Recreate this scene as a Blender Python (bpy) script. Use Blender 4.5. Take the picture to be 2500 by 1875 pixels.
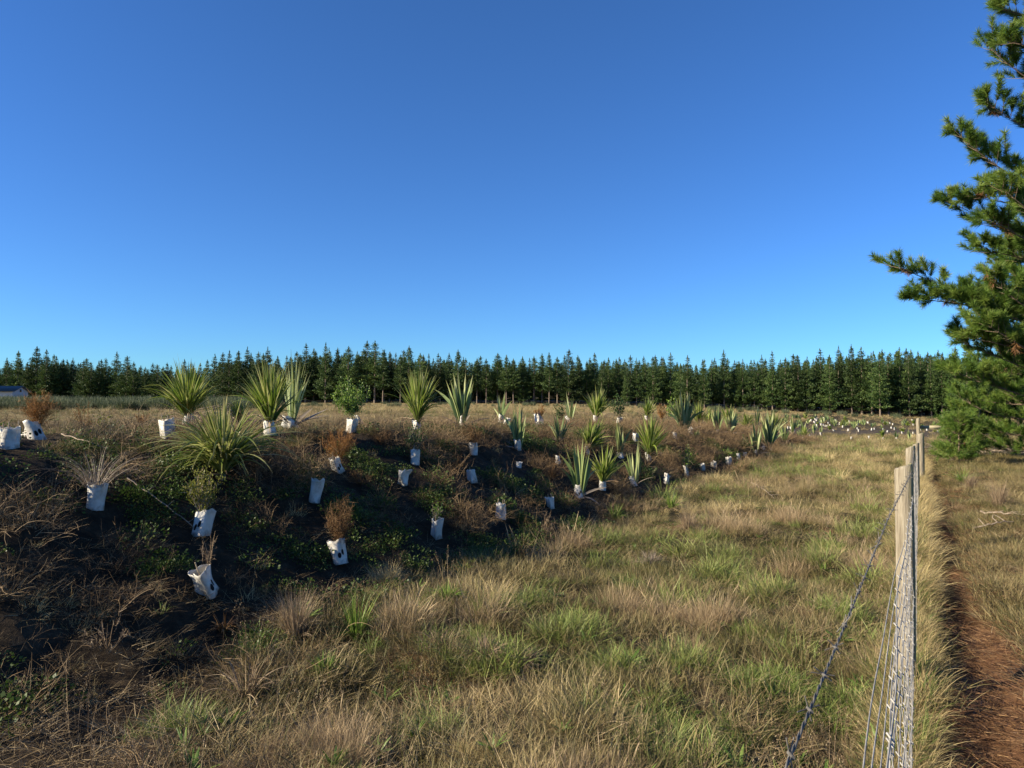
import bpy, math, random
import numpy as np
from math import radians, sin, cos, pi, tan, atan2, sqrt

for o in list(bpy.data.objects):
    bpy.data.objects.remove(o)
SC = bpy.context.scene
COL = SC.collection
rnd = random.Random(7)
RNG = np.random.default_rng(7)

# ------------------------------------------------------------------ camera, sky, sun, exposure
F, CU, CV, HOR, EYE = 1733.0, 1250.0, 937.5, 990.0, 1.55
PITCH = math.atan((HOR - CV) / F)
cam_d = bpy.data.cameras.new('camera')
cam_d.sensor_fit = 'HORIZONTAL'; cam_d.sensor_width = 36; cam_d.lens = 36 * F / 2500
cam_d.clip_start = 0.05; cam_d.clip_end = 4000
cam = bpy.data.objects.new('camera', cam_d); COL.objects.link(cam)
cam.location = (0, 0, EYE); cam.rotation_euler = (pi / 2 + PITCH, 0, 0)
SC.camera = cam

SUN_EL, SUN_AZ = radians(24.5), radians(-107)      # azimuth from +Y towards +X: the sun stands to the left
W = bpy.data.worlds.new('World'); SC.world = W; W.use_nodes = True
nt = W.node_tree; nt.nodes.clear()
out = nt.nodes.new('ShaderNodeOutputWorld'); bg = nt.nodes.new('ShaderNodeBackground')
sky = nt.nodes.new('ShaderNodeTexSky'); sky.sky_type = 'NISHITA'; sky.sun_disc = False
sky.sun_elevation = SUN_EL; sky.sun_rotation = SUN_AZ
sky.altitude = 300; sky.air_density = 1.0; sky.dust_density = 0.2; sky.ozone_density = 3.0
hsv = nt.nodes.new('ShaderNodeHueSaturation'); hsv.inputs['Saturation'].default_value = 1.22
hsv.inputs['Hue'].default_value = 0.507
EXPO = 1.22
nt.links.new(sky.outputs[0], hsv.inputs['Color'])
sep = nt.nodes.new('ShaderNodeSeparateColor'); cmb = nt.nodes.new('ShaderNodeCombineColor'); nt.links.new(hsv.outputs[0], sep.inputs[0])
for ch, (gam, gain) in enumerate(((.74, .455), (.90, .965), (1.10, 1.55))):     # clear winter-air blue
    m1 = nt.nodes.new('ShaderNodeMath'); m1.operation = 'MULTIPLY'; m1.inputs[1].default_value = .121
    m2 = nt.nodes.new('ShaderNodeMath'); m2.operation = 'POWER'; m2.inputs[1].default_value = gam
    m3 = nt.nodes.new('ShaderNodeMath'); m3.operation = 'MULTIPLY'; m3.inputs[1].default_value = gain / (.1 * 2 ** EXPO)
    nt.links.new(sep.outputs[ch], m1.inputs[0]); nt.links.new(m1.outputs[0], m2.inputs[0]); nt.links.new(m2.outputs[0], m3.inputs[0]); nt.links.new(m3.outputs[0], cmb.inputs[ch])
nt.links.new(cmb.outputs[0], bg.inputs[0])
bg.inputs[1].default_value = 0.1
nt.links.new(bg.outputs[0], out.inputs[0])
sl = bpy.data.lights.new('sun', 'SUN'); sl.energy = 5.0; sl.angle = radians(0.5); sl.color = (1.0, 0.88, 0.66)
sun = bpy.data.objects.new('sun', sl); COL.objects.link(sun)
sun.rotation_euler = (pi / 2 - SUN_EL, 0, pi - SUN_AZ)
SC.view_settings.view_transform = 'Standard'; SC.view_settings.look = 'None'
SC.view_settings.exposure = EXPO; SC.view_settings.gamma = 1.0
SC.cycles.max_bounces = 4; SC.cycles.diffuse_bounces = 1; SC.cycles.transmission_bounces = 2
SC.cycles.transparent_max_bounces = 4

# ------------------------------------------------------------------ noise and terrain
def _h(ix, iy, s):
    n = (ix * 374761393 + iy * 668265263 + s * 974711) & 0xffffffff
    n = ((n ^ (n >> 13)) * 1274126177) & 0xffffffff
    return ((n ^ (n >> 16)) & 0xffff) / 65535.0
def vn(x, y, s=0):
    x = np.asarray(x, float); y = np.asarray(y, float)
    ix = np.floor(x).astype(np.int64); iy = np.floor(y).astype(np.int64)
    fx = x - ix; fy = y - iy
    fx = fx * fx * (3 - 2 * fx); fy = fy * fy * (3 - 2 * fy)
    a = _h(ix, iy, s); b = _h(ix + 1, iy, s); c = _h(ix, iy + 1, s); d = _h(ix + 1, iy + 1, s)
    return (a * (1 - fx) + b * fx) * (1 - fy) + (c * (1 - fx) + d * fx) * fy
def fbm(x, y, s=0, o=3):
    t = 0; a = .5; k = 1
    for i in range(o):
        t = t + a * vn(np.asarray(x) * k, np.asarray(y) * k, s + i * 17); a *= .5; k *= 2.1
    return t / (1 - .5 ** o)
def ss(a, b, x):
    t = np.clip((np.asarray(x, float) - a) / (b - a), 0, 1)
    return t * t * (3 - 2 * t)

TD = np.array([.4683, .8836]); TN = np.array([-.8836, .4683]); T0 = np.array([-.97, 6.7])
FS = .575; FN = 1 / sqrt(1 + FS * FS)
def bank_s(x, y):
    s = (x - T0[0]) * TN[0] + (y - T0[1]) * TN[1]
    a = (x - T0[0]) * TD[0] + (y - T0[1]) * TD[1]
    return s + .45 * (vn(a * .35, 0 * a, 5) - .5) + .2 * (vn(a * 1.1, 0 * a + 3, 6) - .5), a
def fence_p(x, y):
    return (np.asarray(x) - (-.1 + FS * np.asarray(y))) * FN
def Z(x, y):
    x = np.asarray(x, float); y = np.asarray(y, float)
    yc = np.maximum(y, 0.5)
    base = -.012 * np.clip(y, -50, 40)
    s, a = bank_s(x, y)
    Hm = np.interp(y, [0, 6, 9, 11, 15, 22, 30, 37, 45], [1.38, 1.36, 1.33, 1.30, 1.24, 1.12, .93, .55, .2])
    q = x / yc
    Hm = Hm + (1.25 + .012 * np.clip(y, 0, 40) - Hm) * ss(3, 9, s) * (1 - ss(.15, .34, q))
    m = Hm * np.interp(s, [-.35, -.1, .1, .5, 1.2, 1.8, 2.2, 2.5, 2.9, 3.5, 4.5], [0, .008, .05, .215, .495, .735, .875, .93, .96, .985, 1.0])
    z = base + m
    q = x / yc
    zf80 = np.interp(q, [-.7, .05, .2, .375, .57, .8], [1.35, 1.35, 1.15, .66, 0.0, -.1])
    zf130 = np.interp(q, [-.7, .1, .375, .6, .8], [2.25, 2.25, 1.2, .35, .3])
    zf = zf80 + (zf130 - zf80) * ss(80, 140, y) + 6 * ss(150, 260, y)
    k0 = 27 + 9 * ss(.2, .5, q)
    k = ss(k0, 76, y) 
    z = z * (1 - k) + np.maximum(zf, 0 * z - 9) * k
    near = 1 - ss(25, 60, np.hypot(x, y))
    onb = ss(-.2, .8, s)
    bump = .26 * (fbm(x * 1.25, y * 1.25, 21, 3) - .5) + .035 * (vn(x * 5, y * 5, 23) - .5)
    bumpb = .17 * (fbm(x * 1.1, y * 1.1, 31, 3) - .5) + .09 * (vn(x * 4, y * 4, 33) - .5) + .05 * (vn(x * 8, y * 8, 34) - .5)
    top = ss(2.6, 3.4, s)
    z = z + near * (bump * (1 - onb) + onb * bumpb * (1 - .6 * top))
    p = fence_p(x, y)
    path = np.exp(-((p - .36 - .05 * np.sin(y * .8)) / .2) ** 2) * (1 - ss(26, 34, y))
    z = z - .11 * path * near
    z = z + .06 * ss(.6, 1.4, p) * near * (1 - onb)
    return z
def zz(x, y):
    return float(Z(np.array([x]), np.array([y]))[0])

cP, sP = cos(PITCH), sin(PITCH)
def ray(u, v):
    x = (u - CU) / F; yy = -(v - CV) / F
    return np.array([x, cP - sP * yy, sP + cP * yy])
_ts = np.concatenate([np.arange(.6, 12, .02), np.arange(12, 60, .1), np.arange(60, 300, .5)])
def hit(u, v):
    d = ray(u, v)
    px, py, pz = d[0] * _ts, d[1] * _ts, EYE + d[2] * _ts
    i = np.argmax(pz < Z(px, py))
    if i == 0: i = len(_ts) - 1
    return np.array([px[i], py[i], float(Z(px[i:i+1], py[i:i+1])[0])])
def at_depth(u, v, Y):
    d = ray(u, v); t = Y / d[1]
    return np.array([d[0] * t, Y, EYE + d[2] * t])
def proj(P):
    P = np.asarray(P, float); x, y, z = P[..., 0], P[..., 1], P[..., 2] - EYE
    dep = y * cP + z * sP; up = -y * sP + z * cP
    return CU + F * x / dep, CV - F * up / dep

# ------------------------------------------------------------------ materials
def newmat(name):
    m = bpy.data.materials.new(name); m.use_nodes = True
    n = m.node_tree; n.nodes.clear()
    return m, n, n.nodes.new('ShaderNodeOutputMaterial')
def ramp(n, cols, pos=None):
    r = n.nodes.new('ShaderNodeValToRGB'); e = r.color_ramp.elements
    pos = pos or [i / (len(cols) - 1) for i in range(len(cols))]
    while len(e) < len(cols): e.new(.5)
    for i, c in enumerate(cols):
        e[i].position = pos[i]; e[i].color = (*c, 1)
    return r
def leafmat(name, cols, trans=.25, rough=.5, inst=False, tip=None, base=None, spec=.3):
    m, n, o = newmat(name); L = n.links.new
    at = n.nodes.new('ShaderNodeAttribute'); at.attribute_name = 'tone'
    fac = at.outputs['Fac']
    if inst:
        ti = n.nodes.new('ShaderNodeAttribute'); ti.attribute_name = 'tint'; ti.attribute_type = 'INSTANCER'
        mx = n.nodes.new('ShaderNodeMath'); mx.operation = 'MULTIPLY_ADD'; mx.inputs[1].default_value = .45
        L(at.outputs['Fac'], mx.inputs[0])
        m2 = n.nodes.new('ShaderNodeMath'); m2.operation = 'MULTIPLY'; m2.inputs[1].default_value = .55
        L(ti.outputs['Fac'], m2.inputs[0]); L(m2.outputs[0], mx.inputs[2]); fac = mx.outputs[0]
    r = ramp(n, cols); L(fac, r.inputs[0]); colr = r.outputs[0]
    if tip or base:
        tt = n.nodes.new('ShaderNodeAttribute'); tt.attribute_name = 'tt'
        for c, a, b in ((tip, .72, 1.0), (base, .28, 0.0)):
            if not c: continue
            mr = n.nodes.new('ShaderNodeMapRange'); mr.inputs[1].default_value = a; mr.inputs[2].default_value = b
            L(tt.outputs['Fac'], mr.inputs[0])
            mi = n.nodes.new('ShaderNodeMixRGB'); mi.inputs[2].default_value = (*c, 1)
            L(mr.outputs[0], mi.inputs[0]); L(colr, mi.inputs[1]); colr = mi.outputs[0]
    p = n.nodes.new('ShaderNodeBsdfPrincipled'); p.inputs['Roughness'].default_value = rough
    p.inputs['Specular IOR Level'].default_value = spec
    L(colr, p.inputs['Base Color'])
    t = n.nodes.new('ShaderNodeBsdfTranslucent'); L(colr, t.inputs[0])
    mix = n.nodes.new('ShaderNodeMixShader'); mix.inputs[0].default_value = trans
    L(p.outputs[0], mix.inputs[1]); L(t.outputs[0], mix.inputs[2]); L(mix.outputs[0], o.inputs[0])
    return m
def noisemat(name, cols, scale=6, rough=.8, stretch=(1, 1, 1), detail=6, bump=.0, pos=None, spec=.3, metal=0.0):
    m, n, o = newmat(name); L = n.links.new
    tc = n.nodes.new('ShaderNodeTexCoord'); mp = n.nodes.new('ShaderNodeMapping'); mp.inputs['Scale'].default_value = stretch
    L(tc.outputs['Object'], mp.inputs[0])
    no = n.nodes.new('ShaderNodeTexNoise'); no.inputs['Scale'].default_value = scale; no.inputs['Detail'].default_value = detail
    no.inputs['Roughness'].default_value = .65
    L(mp.outputs[0], no.inputs['Vector'])
    r = ramp(n, cols, pos or [.3 + .4 * i / (len(cols) - 1) for i in range(len(cols))]); L(no.outputs['Fac'], r.inputs[0])
    p = n.nodes.new('ShaderNodeBsdfPrincipled'); p.inputs['Roughness'].default_value = rough
    p.inputs['Specular IOR Level'].default_value = spec; p.inputs['Metallic'].default_value = metal
    L(r.outputs[0], p.inputs['Base Color'])
    if bump:
        b = n.nodes.new('ShaderNodeBump'); b.inputs['Strength'].default_value = bump; b.inputs['Distance'].default_value = .02
        L(no.outputs['Fac'], b.inputs['Height']); L(b.outputs[0], p.inputs['Normal'])
    L(p.outputs[0], o.inputs[0])
    return m, n, p, r

M = {}
M['dry'] = leafmat('dry_grass', [(.07, .045, .02), (.24, .175, .078), (.45, .355, .165), (.58, .465, .245)], .18, .6, True)
M['russet'] = leafmat('russet_grass', [(.10, .055, .025), (.27, .185, .10), (.42, .32, .19)], .18, .6, True)
M['green'] = leafmat('green_grass', [(.035, .065, .010), (.085, .145, .024), (.17, .22, .05), (.32, .32, .11)], .25, .5, True)
M['mat'] = leafmat('short_grass', [(.035, .042, .012), (.10, .092, .03), (.24, .185, .085), (.40, .31, .16)], .15, .6, True)
M['straw'] = leafmat('straw', [(.09, .06, .03), (.24, .17, .085), (.40, .31, .18)], .15, .6, True)
M['needlelitter'] = leafmat('needle_litter', [(.055, .027, .014), (.16, .08, .037), (.31, .19, .09)], .1, .6, True)
M['weed'] = leafmat('ground_leaf', [(.016, .034, .007), (.045, .08, .014), (.11, .15, .028)], .3, .5, True)
M['stem'] = leafmat('dead_stem', [(.03, .019, .010), (.125, .078, .038), (.35, .245, .13)], .05, .7, True)
M['scrub'] = leafmat('scrub_leaf', [(.03, .045, .02), (.07, .09, .04), (.13, .145, .075)], .2, .6, True)
M['cabbage'] = leafmat('cabbage_leaf', [(.075, .13, .016), (.17, .24, .034), (.29, .35, .075), (.44, .44, .18)], .42, .4, tip=(.20, .19, .07), base=(.15, .17, .05))
M['flax'] = leafmat('flax_leaf', [(.10, .15, .05), (.24, .30, .11), (.44, .47, .23)], .32, .38, tip=(.17, .16, .06), base=(.21, .24, .11))
M['olive'] = leafmat('arching_leaf', [(.075, .115, .018), (.17, .225, .042), (.31, .34, .10), (.46, .43, .20)], .40, .42, tip=(.30, .25, .10))
M['shrub'] = leafmat('shrub_leaf', [(.05, .10, .014), (.12, .20, .028), (.22, .30, .055)], .3, .45)
M['shrubdark'] = leafmat('dark_shrub_leaf', [(.018, .042, .010), (.042, .08, .016), (.08, .12, .03)], .25, .5)
M['hebe'] = leafmat('yellow_green_leaf', [(.07, .085, .012), (.15, .16, .025), (.24, .21, .04)], .3, .5)
M['orange'] = leafmat('orange_twig', [(.12, .05, .013), (.24, .11, .028), (.34, .17, .05)], .15, .7)
M['brown'] = leafmat('brown_twig', [(.075, .038, .016), (.15, .08, .032), (.22, .13, .055)], .15, .7)
M['twig'] = leafmat('pale_twig', [(.13, .085, .05), (.25, .175, .105), (.34, .26, .17)], .1, .7)
M['grey'] = leafmat('grey_dead_leaf', [(.14, .105, .08), (.25, .20, .155), (.34, .28, .22)], .2, .6)
M['needle'] = leafmat('pine_needle', [(.032, .074, .012), (.085, .158, .024), (.165, .24, .042), (.23, .28, .06)], .4, .5)
M['needlebrown'] = leafmat('dead_needle', [(.12, .055, .02), (.22, .11, .04)], .2, .6)
M['farneedle'] = leafmat('plantation_needle', [(.015, .036, .012), (.046, .082, .020), (.115, .155, .04)], .2, .6)
if 1:
    n_ = M['farneedle'].node_tree; oi_ = n_.nodes.new('ShaderNodeObjectInfo'); hs_ = n_.nodes.new('ShaderNodeHueSaturation'); mr_ = n_.nodes.new('ShaderNodeMapRange'); mr_.inputs[3].default_value = .6; mr_.inputs[4].default_value = 1.3
    rp_ = [x for x in n_.nodes if x.type == 'VALTORGB'][0]; tg_ = [l.to_socket for l in rp_.outputs[0].links]
    n_.links.new(oi_.outputs['Random'], mr_.inputs[0]); n_.links.new(mr_.outputs[0], hs_.inputs['Value']); n_.links.new(rp_.outputs[0], hs_.inputs['Color'])
    for t_ in tg_: n_.links.new(hs_.outputs[0], t_)
if 0: leafmat('plantation_needle', [(.017, .040, .013), (.044, .084, .022), (.10, .145, .04)], .2, .6)
M['deadtwig'] = leafmat('dead_lower_branch', [(.09, .07, .055), (.17, .135, .105)], .0, .8)
M['bark'], *_ = noisemat('pale_bark', [(.10, .075, .058), (.22, .17, .13)], 3, .9, (3, 3, .6), bump=.4)
M['pinebark'], *_ = noisemat('pine_bark', [(.10, .07, .05), (.26, .19, .135)], 8, .9, (3, 3, .8), bump=.5)
M['stake'], *_ = noisemat('bamboo', [(.24, .18, .12), (.42, .34, .24)], 20, .7)
M['wire'], *_ = noisemat('galvanised_wire', [(.19, .178, .16), (.38, .36, .33)], 30, .6, metal=.1, spec=.25)
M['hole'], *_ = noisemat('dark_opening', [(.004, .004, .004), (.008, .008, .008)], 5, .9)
M['rail'], *_ = noisemat('pale_rail', [(.32, .27, .17), (.50, .44, .30)], 4, .8, (1, 10, 10))
M['stick'], *_ = noisemat('dead_stick', [(.15, .11, .08), (.36, .29, .22)], 9, .9, (1, 1, 1), bump=.3)
M['wall'], *_ = noisemat('white_weatherboard', [(.42, .42, .42), (.52, .52, .51)], 2, .7)
M['roof'], *_ = noisemat('grey_roof', [(.05, .052, .056), (.08, .082, .088)], 4, .6)
M['glass'], *_ = noisemat('dark_glass', [(.02, .022, .025), (.03, .032, .035)], 4, .2)

def bagmat():                                            # white woven plastic with mud splashes
    m, n, p, r = noisemat('white_guard_plastic', [(.38, .32, .24), (.62, .585, .52), (.72, .70, .65)], 7, .55, bump=.35, pos=[.30, .45, .62])
    L = n.links.new; tc = n.nodes.new('ShaderNodeTexCoord'); sx = n.nodes.new('ShaderNodeSeparateXYZ'); L(tc.outputs['Generated'], sx.inputs[0])
    no = n.nodes.new('ShaderNodeTexNoise'); no.inputs['Scale'].default_value = 22; no.inputs['Detail'].default_value = 5; L(tc.outputs['Object'], no.inputs['Vector'])
    ma = n.nodes.new('ShaderNodeMath'); ma.operation = 'MULTIPLY_ADD'; ma.inputs[1].default_value = .75; L(no.outputs['Fac'], ma.inputs[0]); 
    iv = n.nodes.new('ShaderNodeMath'); iv.operation = 'MULTIPLY'; iv.inputs[1].default_value = -1.2; L(sx.outputs[2], iv.inputs[0]); L(iv.outputs[0], ma.inputs[2])
    mr = n.nodes.new('ShaderNodeMapRange'); mr.inputs[1].default_value = .16; mr.inputs[2].default_value = .42; mr.inputs[4].default_value = .8; L(ma.outputs[0], mr.inputs[0])
    mi = n.nodes.new('ShaderNodeMixRGB'); mi.inputs[2].default_value = (.10, .07, .045, 1); L(mr.outputs[0], mi.inputs[0]); L(r.outputs[0], mi.inputs[1])
    L(mi.outputs[0], p.inputs['Base Color']); r = mi; o = [x for x in n.nodes if x.type == 'OUTPUT_MATERIAL'][0]
    t = n.nodes.new('ShaderNodeBsdfTranslucent'); L(r.outputs[0], t.inputs[0])
    mix = n.nodes.new('ShaderNodeMixShader'); mix.inputs[0].default_value = .22
    L(p.outputs[0], mix.inputs[1]); L(t.outputs[0], mix.inputs[2]); L(mix.outputs[0], o.inputs[0])
    return m
M['bag'] = bagmat()
def postmat():                                           # weathered grey timber, lichen on one side
    m, n, p, r = noisemat('weathered_post', [(.13, .105, .07), (.23, .195, .14), (.34, .30, .225)], 5, .85, (14, 14, 1.1), bump=.6)
    L = n.links.new
    tc = n.nodes.new('ShaderNodeTexCoord'); sx = n.nodes.new('ShaderNodeSeparateXYZ'); L(tc.outputs['Object'], sx.inputs[0])
    no = n.nodes.new('ShaderNodeTexNoise'); no.inputs['Scale'].default_value = 14; no.inputs['Detail'].default_value = 5
    L(tc.outputs['Object'], no.inputs['Vector'])
    ma = n.nodes.new('ShaderNodeMath'); ma.operation = 'MULTIPLY_ADD'; ma.inputs[1].default_value = 18
    L(sx.outputs[0], ma.inputs[0]); L(no.outputs['Fac'], ma.inputs[2])
    mr = n.nodes.new('ShaderNodeMapRange'); mr.inputs[1].default_value = .55; mr.inputs[2].default_value = 1.6
    L(ma.outputs[0], mr.inputs[0])
    mi = n.nodes.new('ShaderNodeMixRGB'); mi.inputs[2].default_value = (.22, .21, .07, 1)
    L(mr.outputs[0], mi.inputs[0]); L(r.outputs[0], mi.inputs[1]); L(mi.outputs[0], p.inputs['Base Color'])
    return m
M['post'] = postmat()
def groundmat():
    m, n, o = newmat('earth_and_moss'); L = n.links.new
    tc = n.nodes.new('ShaderNodeTexCoord')
    def noise(sc, det=8):
        x = n.nodes.new('ShaderNodeTexNoise'); x.inputs['Scale'].default_value = sc; x.inputs['Detail'].default_value = det
        x.inputs['Roughness'].default_value = .7; L(tc.outputs['Object'], x.inputs['Vector']); return x.outputs['Fac']
    def attr(a):
        x = n.nodes.new('ShaderNodeAttribute'); x.attribute_name = a; return x.outputs['Fac']
    def mix(f, a, b):
        x = n.nodes.new('ShaderNodeMixRGB'); L(f, x.inputs[0]); L(a, x.inputs[1]); L(b, x.inputs[2]); return x.outputs[0]
    def rp(f, cols, pos): 
        r = ramp(n, cols, pos); L(f, r.inputs[0]); return r.outputs[0]
    turf = rp(noise(2.2), [(.018, .015, .008), (.038, .032, .015), (.085, .066, .032)], [.3, .5, .7])
    earth = rp(noise(6), [(.012, .009, .006), (.034, .024, .015), (.08, .056, .035)], [.3, .52, .75])
    pathc = rp(noise(9), [(.04, .02, .011), (.115, .057, .028), (.21, .125, .062)], [.3, .5, .72])
    field = rp(noise(.35), [(.10, .10, .035), (.20, .155, .07), (.27, .20, .10)], [.35, .5, .65])
    farsoil = rp(noise(1.5), [(.045, .035, .027), (.10, .08, .06)], [.35, .65])
    c = mix(attr('bank'), turf, earth)
    c = mix(attr('field'), c, field)
    c = mix(attr('soil'), c, farsoil)
    c = mix(attr('path'), c, pathc)
    c = mix(attr('wood'), c, rp(noise(.8), [(.02, .016, .01), (.045, .033, .02)], [.35, .65]))  # brown forest floor, with the shade under the pines put into its colour
    p = n.nodes.new('ShaderNodeBsdfPrincipled'); p.inputs['Roughness'].default_value = .95
    p.inputs['Specular IOR Level'].default_value = .1
    L(c, p.inputs['Base Color'])
    b = n.nodes.new('ShaderNodeBump'); b.inputs['Strength'].default_value = .7; b.inputs['Distance'].default_value = .04
    L(noise(14), b.inputs['Height']); L(b.outputs[0], p.inputs['Normal'])
    L(p.outputs[0], o.inputs[0])
    return m
M['ground'] = groundmat()

# ------------------------------------------------------------------ mesh helpers
class MB:
    def __init__(s): s.v = []; s.f = []; s.tone = []; s.tt = []; s.n = 0
    def add(s, v, f, tone=None, tt=None):
        v = np.asarray(v, float).reshape(-1, 3); f = np.asarray(f, int)
        k = len(v)
        s.tone.append(np.full(k, .5) if tone is None else np.broadcast_to(np.asarray(tone, float).reshape(-1), (k,)) if np.size(tone) == 1 else np.asarray(tone, float).reshape(-1))
        s.tt.append(np.full(k, .5) if tt is None else np.asarray(tt, float).reshape(-1))
        s.v.append(v); s.f.append(f + s.n); s.n += k
    def mesh(s, name, mat, smooth=False):
        me = bpy.data.meshes.new(name)
        if s.n:
            v = np.concatenate(s.v)
            me.vertices.add(len(v)); me.vertices.foreach_set('co', v.ravel().astype(np.float32))
            lt = [np.full(len(f), f.shape[1]) for f in s.f]; tot = np.concatenate(lt)
            idx = np.concatenate([f.ravel() for f in s.f])
            me.loops.add(len(idx)); me.loops.foreach_set('vertex_index', idx.astype(np.int32))
            me.polygons.add(len(tot))
            me.polygons.foreach_set('loop_start', np.concatenate([[0], np.cumsum(tot)[:-1]]).astype(np.int32))
            for nm, a in (('tone', s.tone), ('tt', s.tt)):
                at = me.attributes.new(nm, 'FLOAT', 'POINT'); at.data.foreach_set('value', np.concatenate(a).astype(np.float32))
            me.update(calc_edges=True)
            if smooth: me.polygons.foreach_set('use_smooth', np.ones(len(tot), bool))
        me.materials.append(mat)
        return me
    def obj(s, name, mat, parent=None, loc=(0, 0, 0), smooth=False):
        o = bpy.data.objects.new(name, s.mesh(name, mat, smooth)); COL.objects.link(o)
        o.location = tuple(loc)
        if parent: o.parent = parent
        return o
def tag(o, label=None, cat=None, group=None, kind=None):
    if label: o['label'] = label
    if cat: o['category'] = cat
    if group: o['group'] = group
    if kind: o['kind'] = kind
    return o
def empty(name, loc, label, cat, group=None, rz=0):
    o = bpy.data.objects.new(name, None); COL.objects.link(o); o.empty_display_size = .1
    o.location = tuple(loc); o.rotation_euler = (0, 0, rz)
    return tag(o, label, cat, group)

PROF = {
 'grass': lambda t: (1 - t) ** .7 + .03,
 'sword': lambda t: np.minimum(1, .45 + 1.5 * t) * np.clip(1 - t ** 3.2, .02, 1),
 'strap': lambda t: np.minimum(1, .6 + 1.2 * t) * np.clip(1 - t ** 4, .03, 1),
 'stalk': lambda t: np.where(t > .8, 1.0, .32) * np.where(t > .99, .2, 1),
 'twig': lambda t: 1.05 - .75 * t,
}
def strips(mb, base, az, L, Wd, t0, dr, K=4, prof='grass', twist=0., fold=0., rng=RNG, tone=None, wig=0.):
    base = np.asarray(base, float); N = len(base)
    az, L, Wd, t0, dr = [np.broadcast_to(np.asarray(a, float), (N,)) for a in (az, L, Wd, t0, dr)]
    ts = np.linspace(0, 1, K + 1)
    tm = (ts[:-1] + ts[1:]) / 2
    th = t0[:, None] + dr[:, None] * tm
    azs = az[:, None] + (np.cumsum(rng.normal(0, wig, (N, K)), 1) if wig else 0 * th)
    if wig: th = th + np.cumsum(rng.normal(0, wig, (N, K)), 1)
    dl = (L / K)[:, None]
    d = np.stack([np.sin(th) * np.cos(azs), np.sin(th) * np.sin(azs), np.cos(th)], -1)
    P = np.concatenate([np.zeros((N, 1, 3)), np.cumsum(d * dl[..., None], 1)], 1) + base[:, None, :]
    Tn = np.concatenate([d, d[:, -1:]], 1)
    w = np.stack([-np.sin(az), np.cos(az), 0 * az], -1)[:, None, :] + 0 * Tn
    b = np.cross(Tn, w)
    tw = (rng.normal(0, 1, N) * twist)[:, None, None] if np.isscalar(twist) else np.asarray(twist)[:, None, None]
    w = w * np.cos(tw) + b * np.sin(tw); b = np.cross(Tn, w)
    hw = (Wd[:, None] * .5 * PROF[prof](ts)[None, :])[..., None]
    if tone is None: tone = rng.random(N)
    tone = np.broadcast_to(tone, (N,))
    if fold:
        V = np.stack([P - w * hw, P + b * hw * fold, P + w * hw], 2); c = 3
    else:
        V = np.stack([P - w * hw, P + w * hw], 2); c = 2
    i = np.arange(N)[:, None] * (K + 1) * c + np.arange(K)[None, :] * c
    fs = [np.stack([i + j, i + j + 1, i + j + 1 + c, i + j + c], -1).reshape(-1, 4) for j in range(c - 1)]
    mb.add(V.reshape(-1, 3), np.concatenate(fs), np.repeat(tone, (K + 1) * c), np.tile(np.repeat(ts, c), N))
    return P
def tube(mb, pts, rad, sides=6, tone=.5, cap=True):
    pts = np.asarray(pts, float); n = len(pts); rad = np.broadcast_to(np.asarray(rad, float), (n,))
    t = np.gradient(pts, axis=0); t /= np.linalg.norm(t, axis=1)[:, None] + 1e-9
    ref = np.array([0, 0, 1.]) if abs(t[0, 2]) < .9 else np.array([1., 0, 0])
    a = np.cross(t, ref); a /= np.linalg.norm(a, axis=1)[:, None] + 1e-9; b = np.cross(t, a)
    ph = np.arange(sides) * 2 * pi / sides
    V = pts[:, None] + rad[:, None, None] * (a[:, None] * np.cos(ph)[None, :, None] + b[:, None] * np.sin(ph)[None, :, None])
    i = np.arange(n - 1)[:, None] * sides; j = np.arange(sides)[None, :]; j2 = (j + 1) % sides
    mb.add(V.reshape(-1, 3), np.stack([i + j, i + j2, i + sides + j2, i + sides + j], -1).reshape(-1, 4), tone, np.repeat(np.linspace(0, 1, n), sides))
    if cap:
        for k in (0, n - 1): mb.add(V[k], np.arange(sides)[None, :], tone)
def box(mb, c, s, rot=0, tilt=0):
    x, y, z = np.array(s) / 2
    v = np.array([[a * x, b * y, d * z] for a in (-1, 1) for b in (-1, 1) for d in (-1, 1)])
    v = v @ np.array([[cos(tilt), 0, -sin(tilt)], [0, 1, 0], [sin(tilt), 0, cos(tilt)]])
    v = v @ np.array([[cos(rot), sin(rot), 0], [-sin(rot), cos(rot), 0], [0, 0, 1]])
    mb.add(v + np.array(c), [[0, 1, 3, 2], [4, 6, 7, 5], [0, 4, 5, 1], [2, 3, 7, 6], [0, 2, 6, 4], [1, 5, 7, 3]])
def leaves(mb, P, D, size, rng, ratio=.5, tone=None):
    """small pointed leaves at P growing along D"""
    P = np.asarray(P, float); N = len(P)
    D = D / (np.linalg.norm(D, axis=1)[:, None] + 1e-9)
    r = rng.normal(0, 1, (N, 3)); s = np.cross(D, r); s /= np.linalg.norm(s, axis=1)[:, None] + 1e-9
    sz = np.broadcast_to(np.asarray(size, float), (N,))[:, None]
    n = np.cross(D, s)
    V = np.stack([P, P + D * sz * .45 + s * sz * ratio * .5 + n * sz * .06, P + D * sz, P + D * sz * .45 - s * sz * ratio * .5 + n * sz * .06], 1)
    i = np.arange(N)[:, None] * 4
    if tone is None: tone = rng.random(N)
    mb.add(V.reshape(-1, 3), i + np.arange(4)[None, :], np.repeat(tone, 4))

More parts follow.
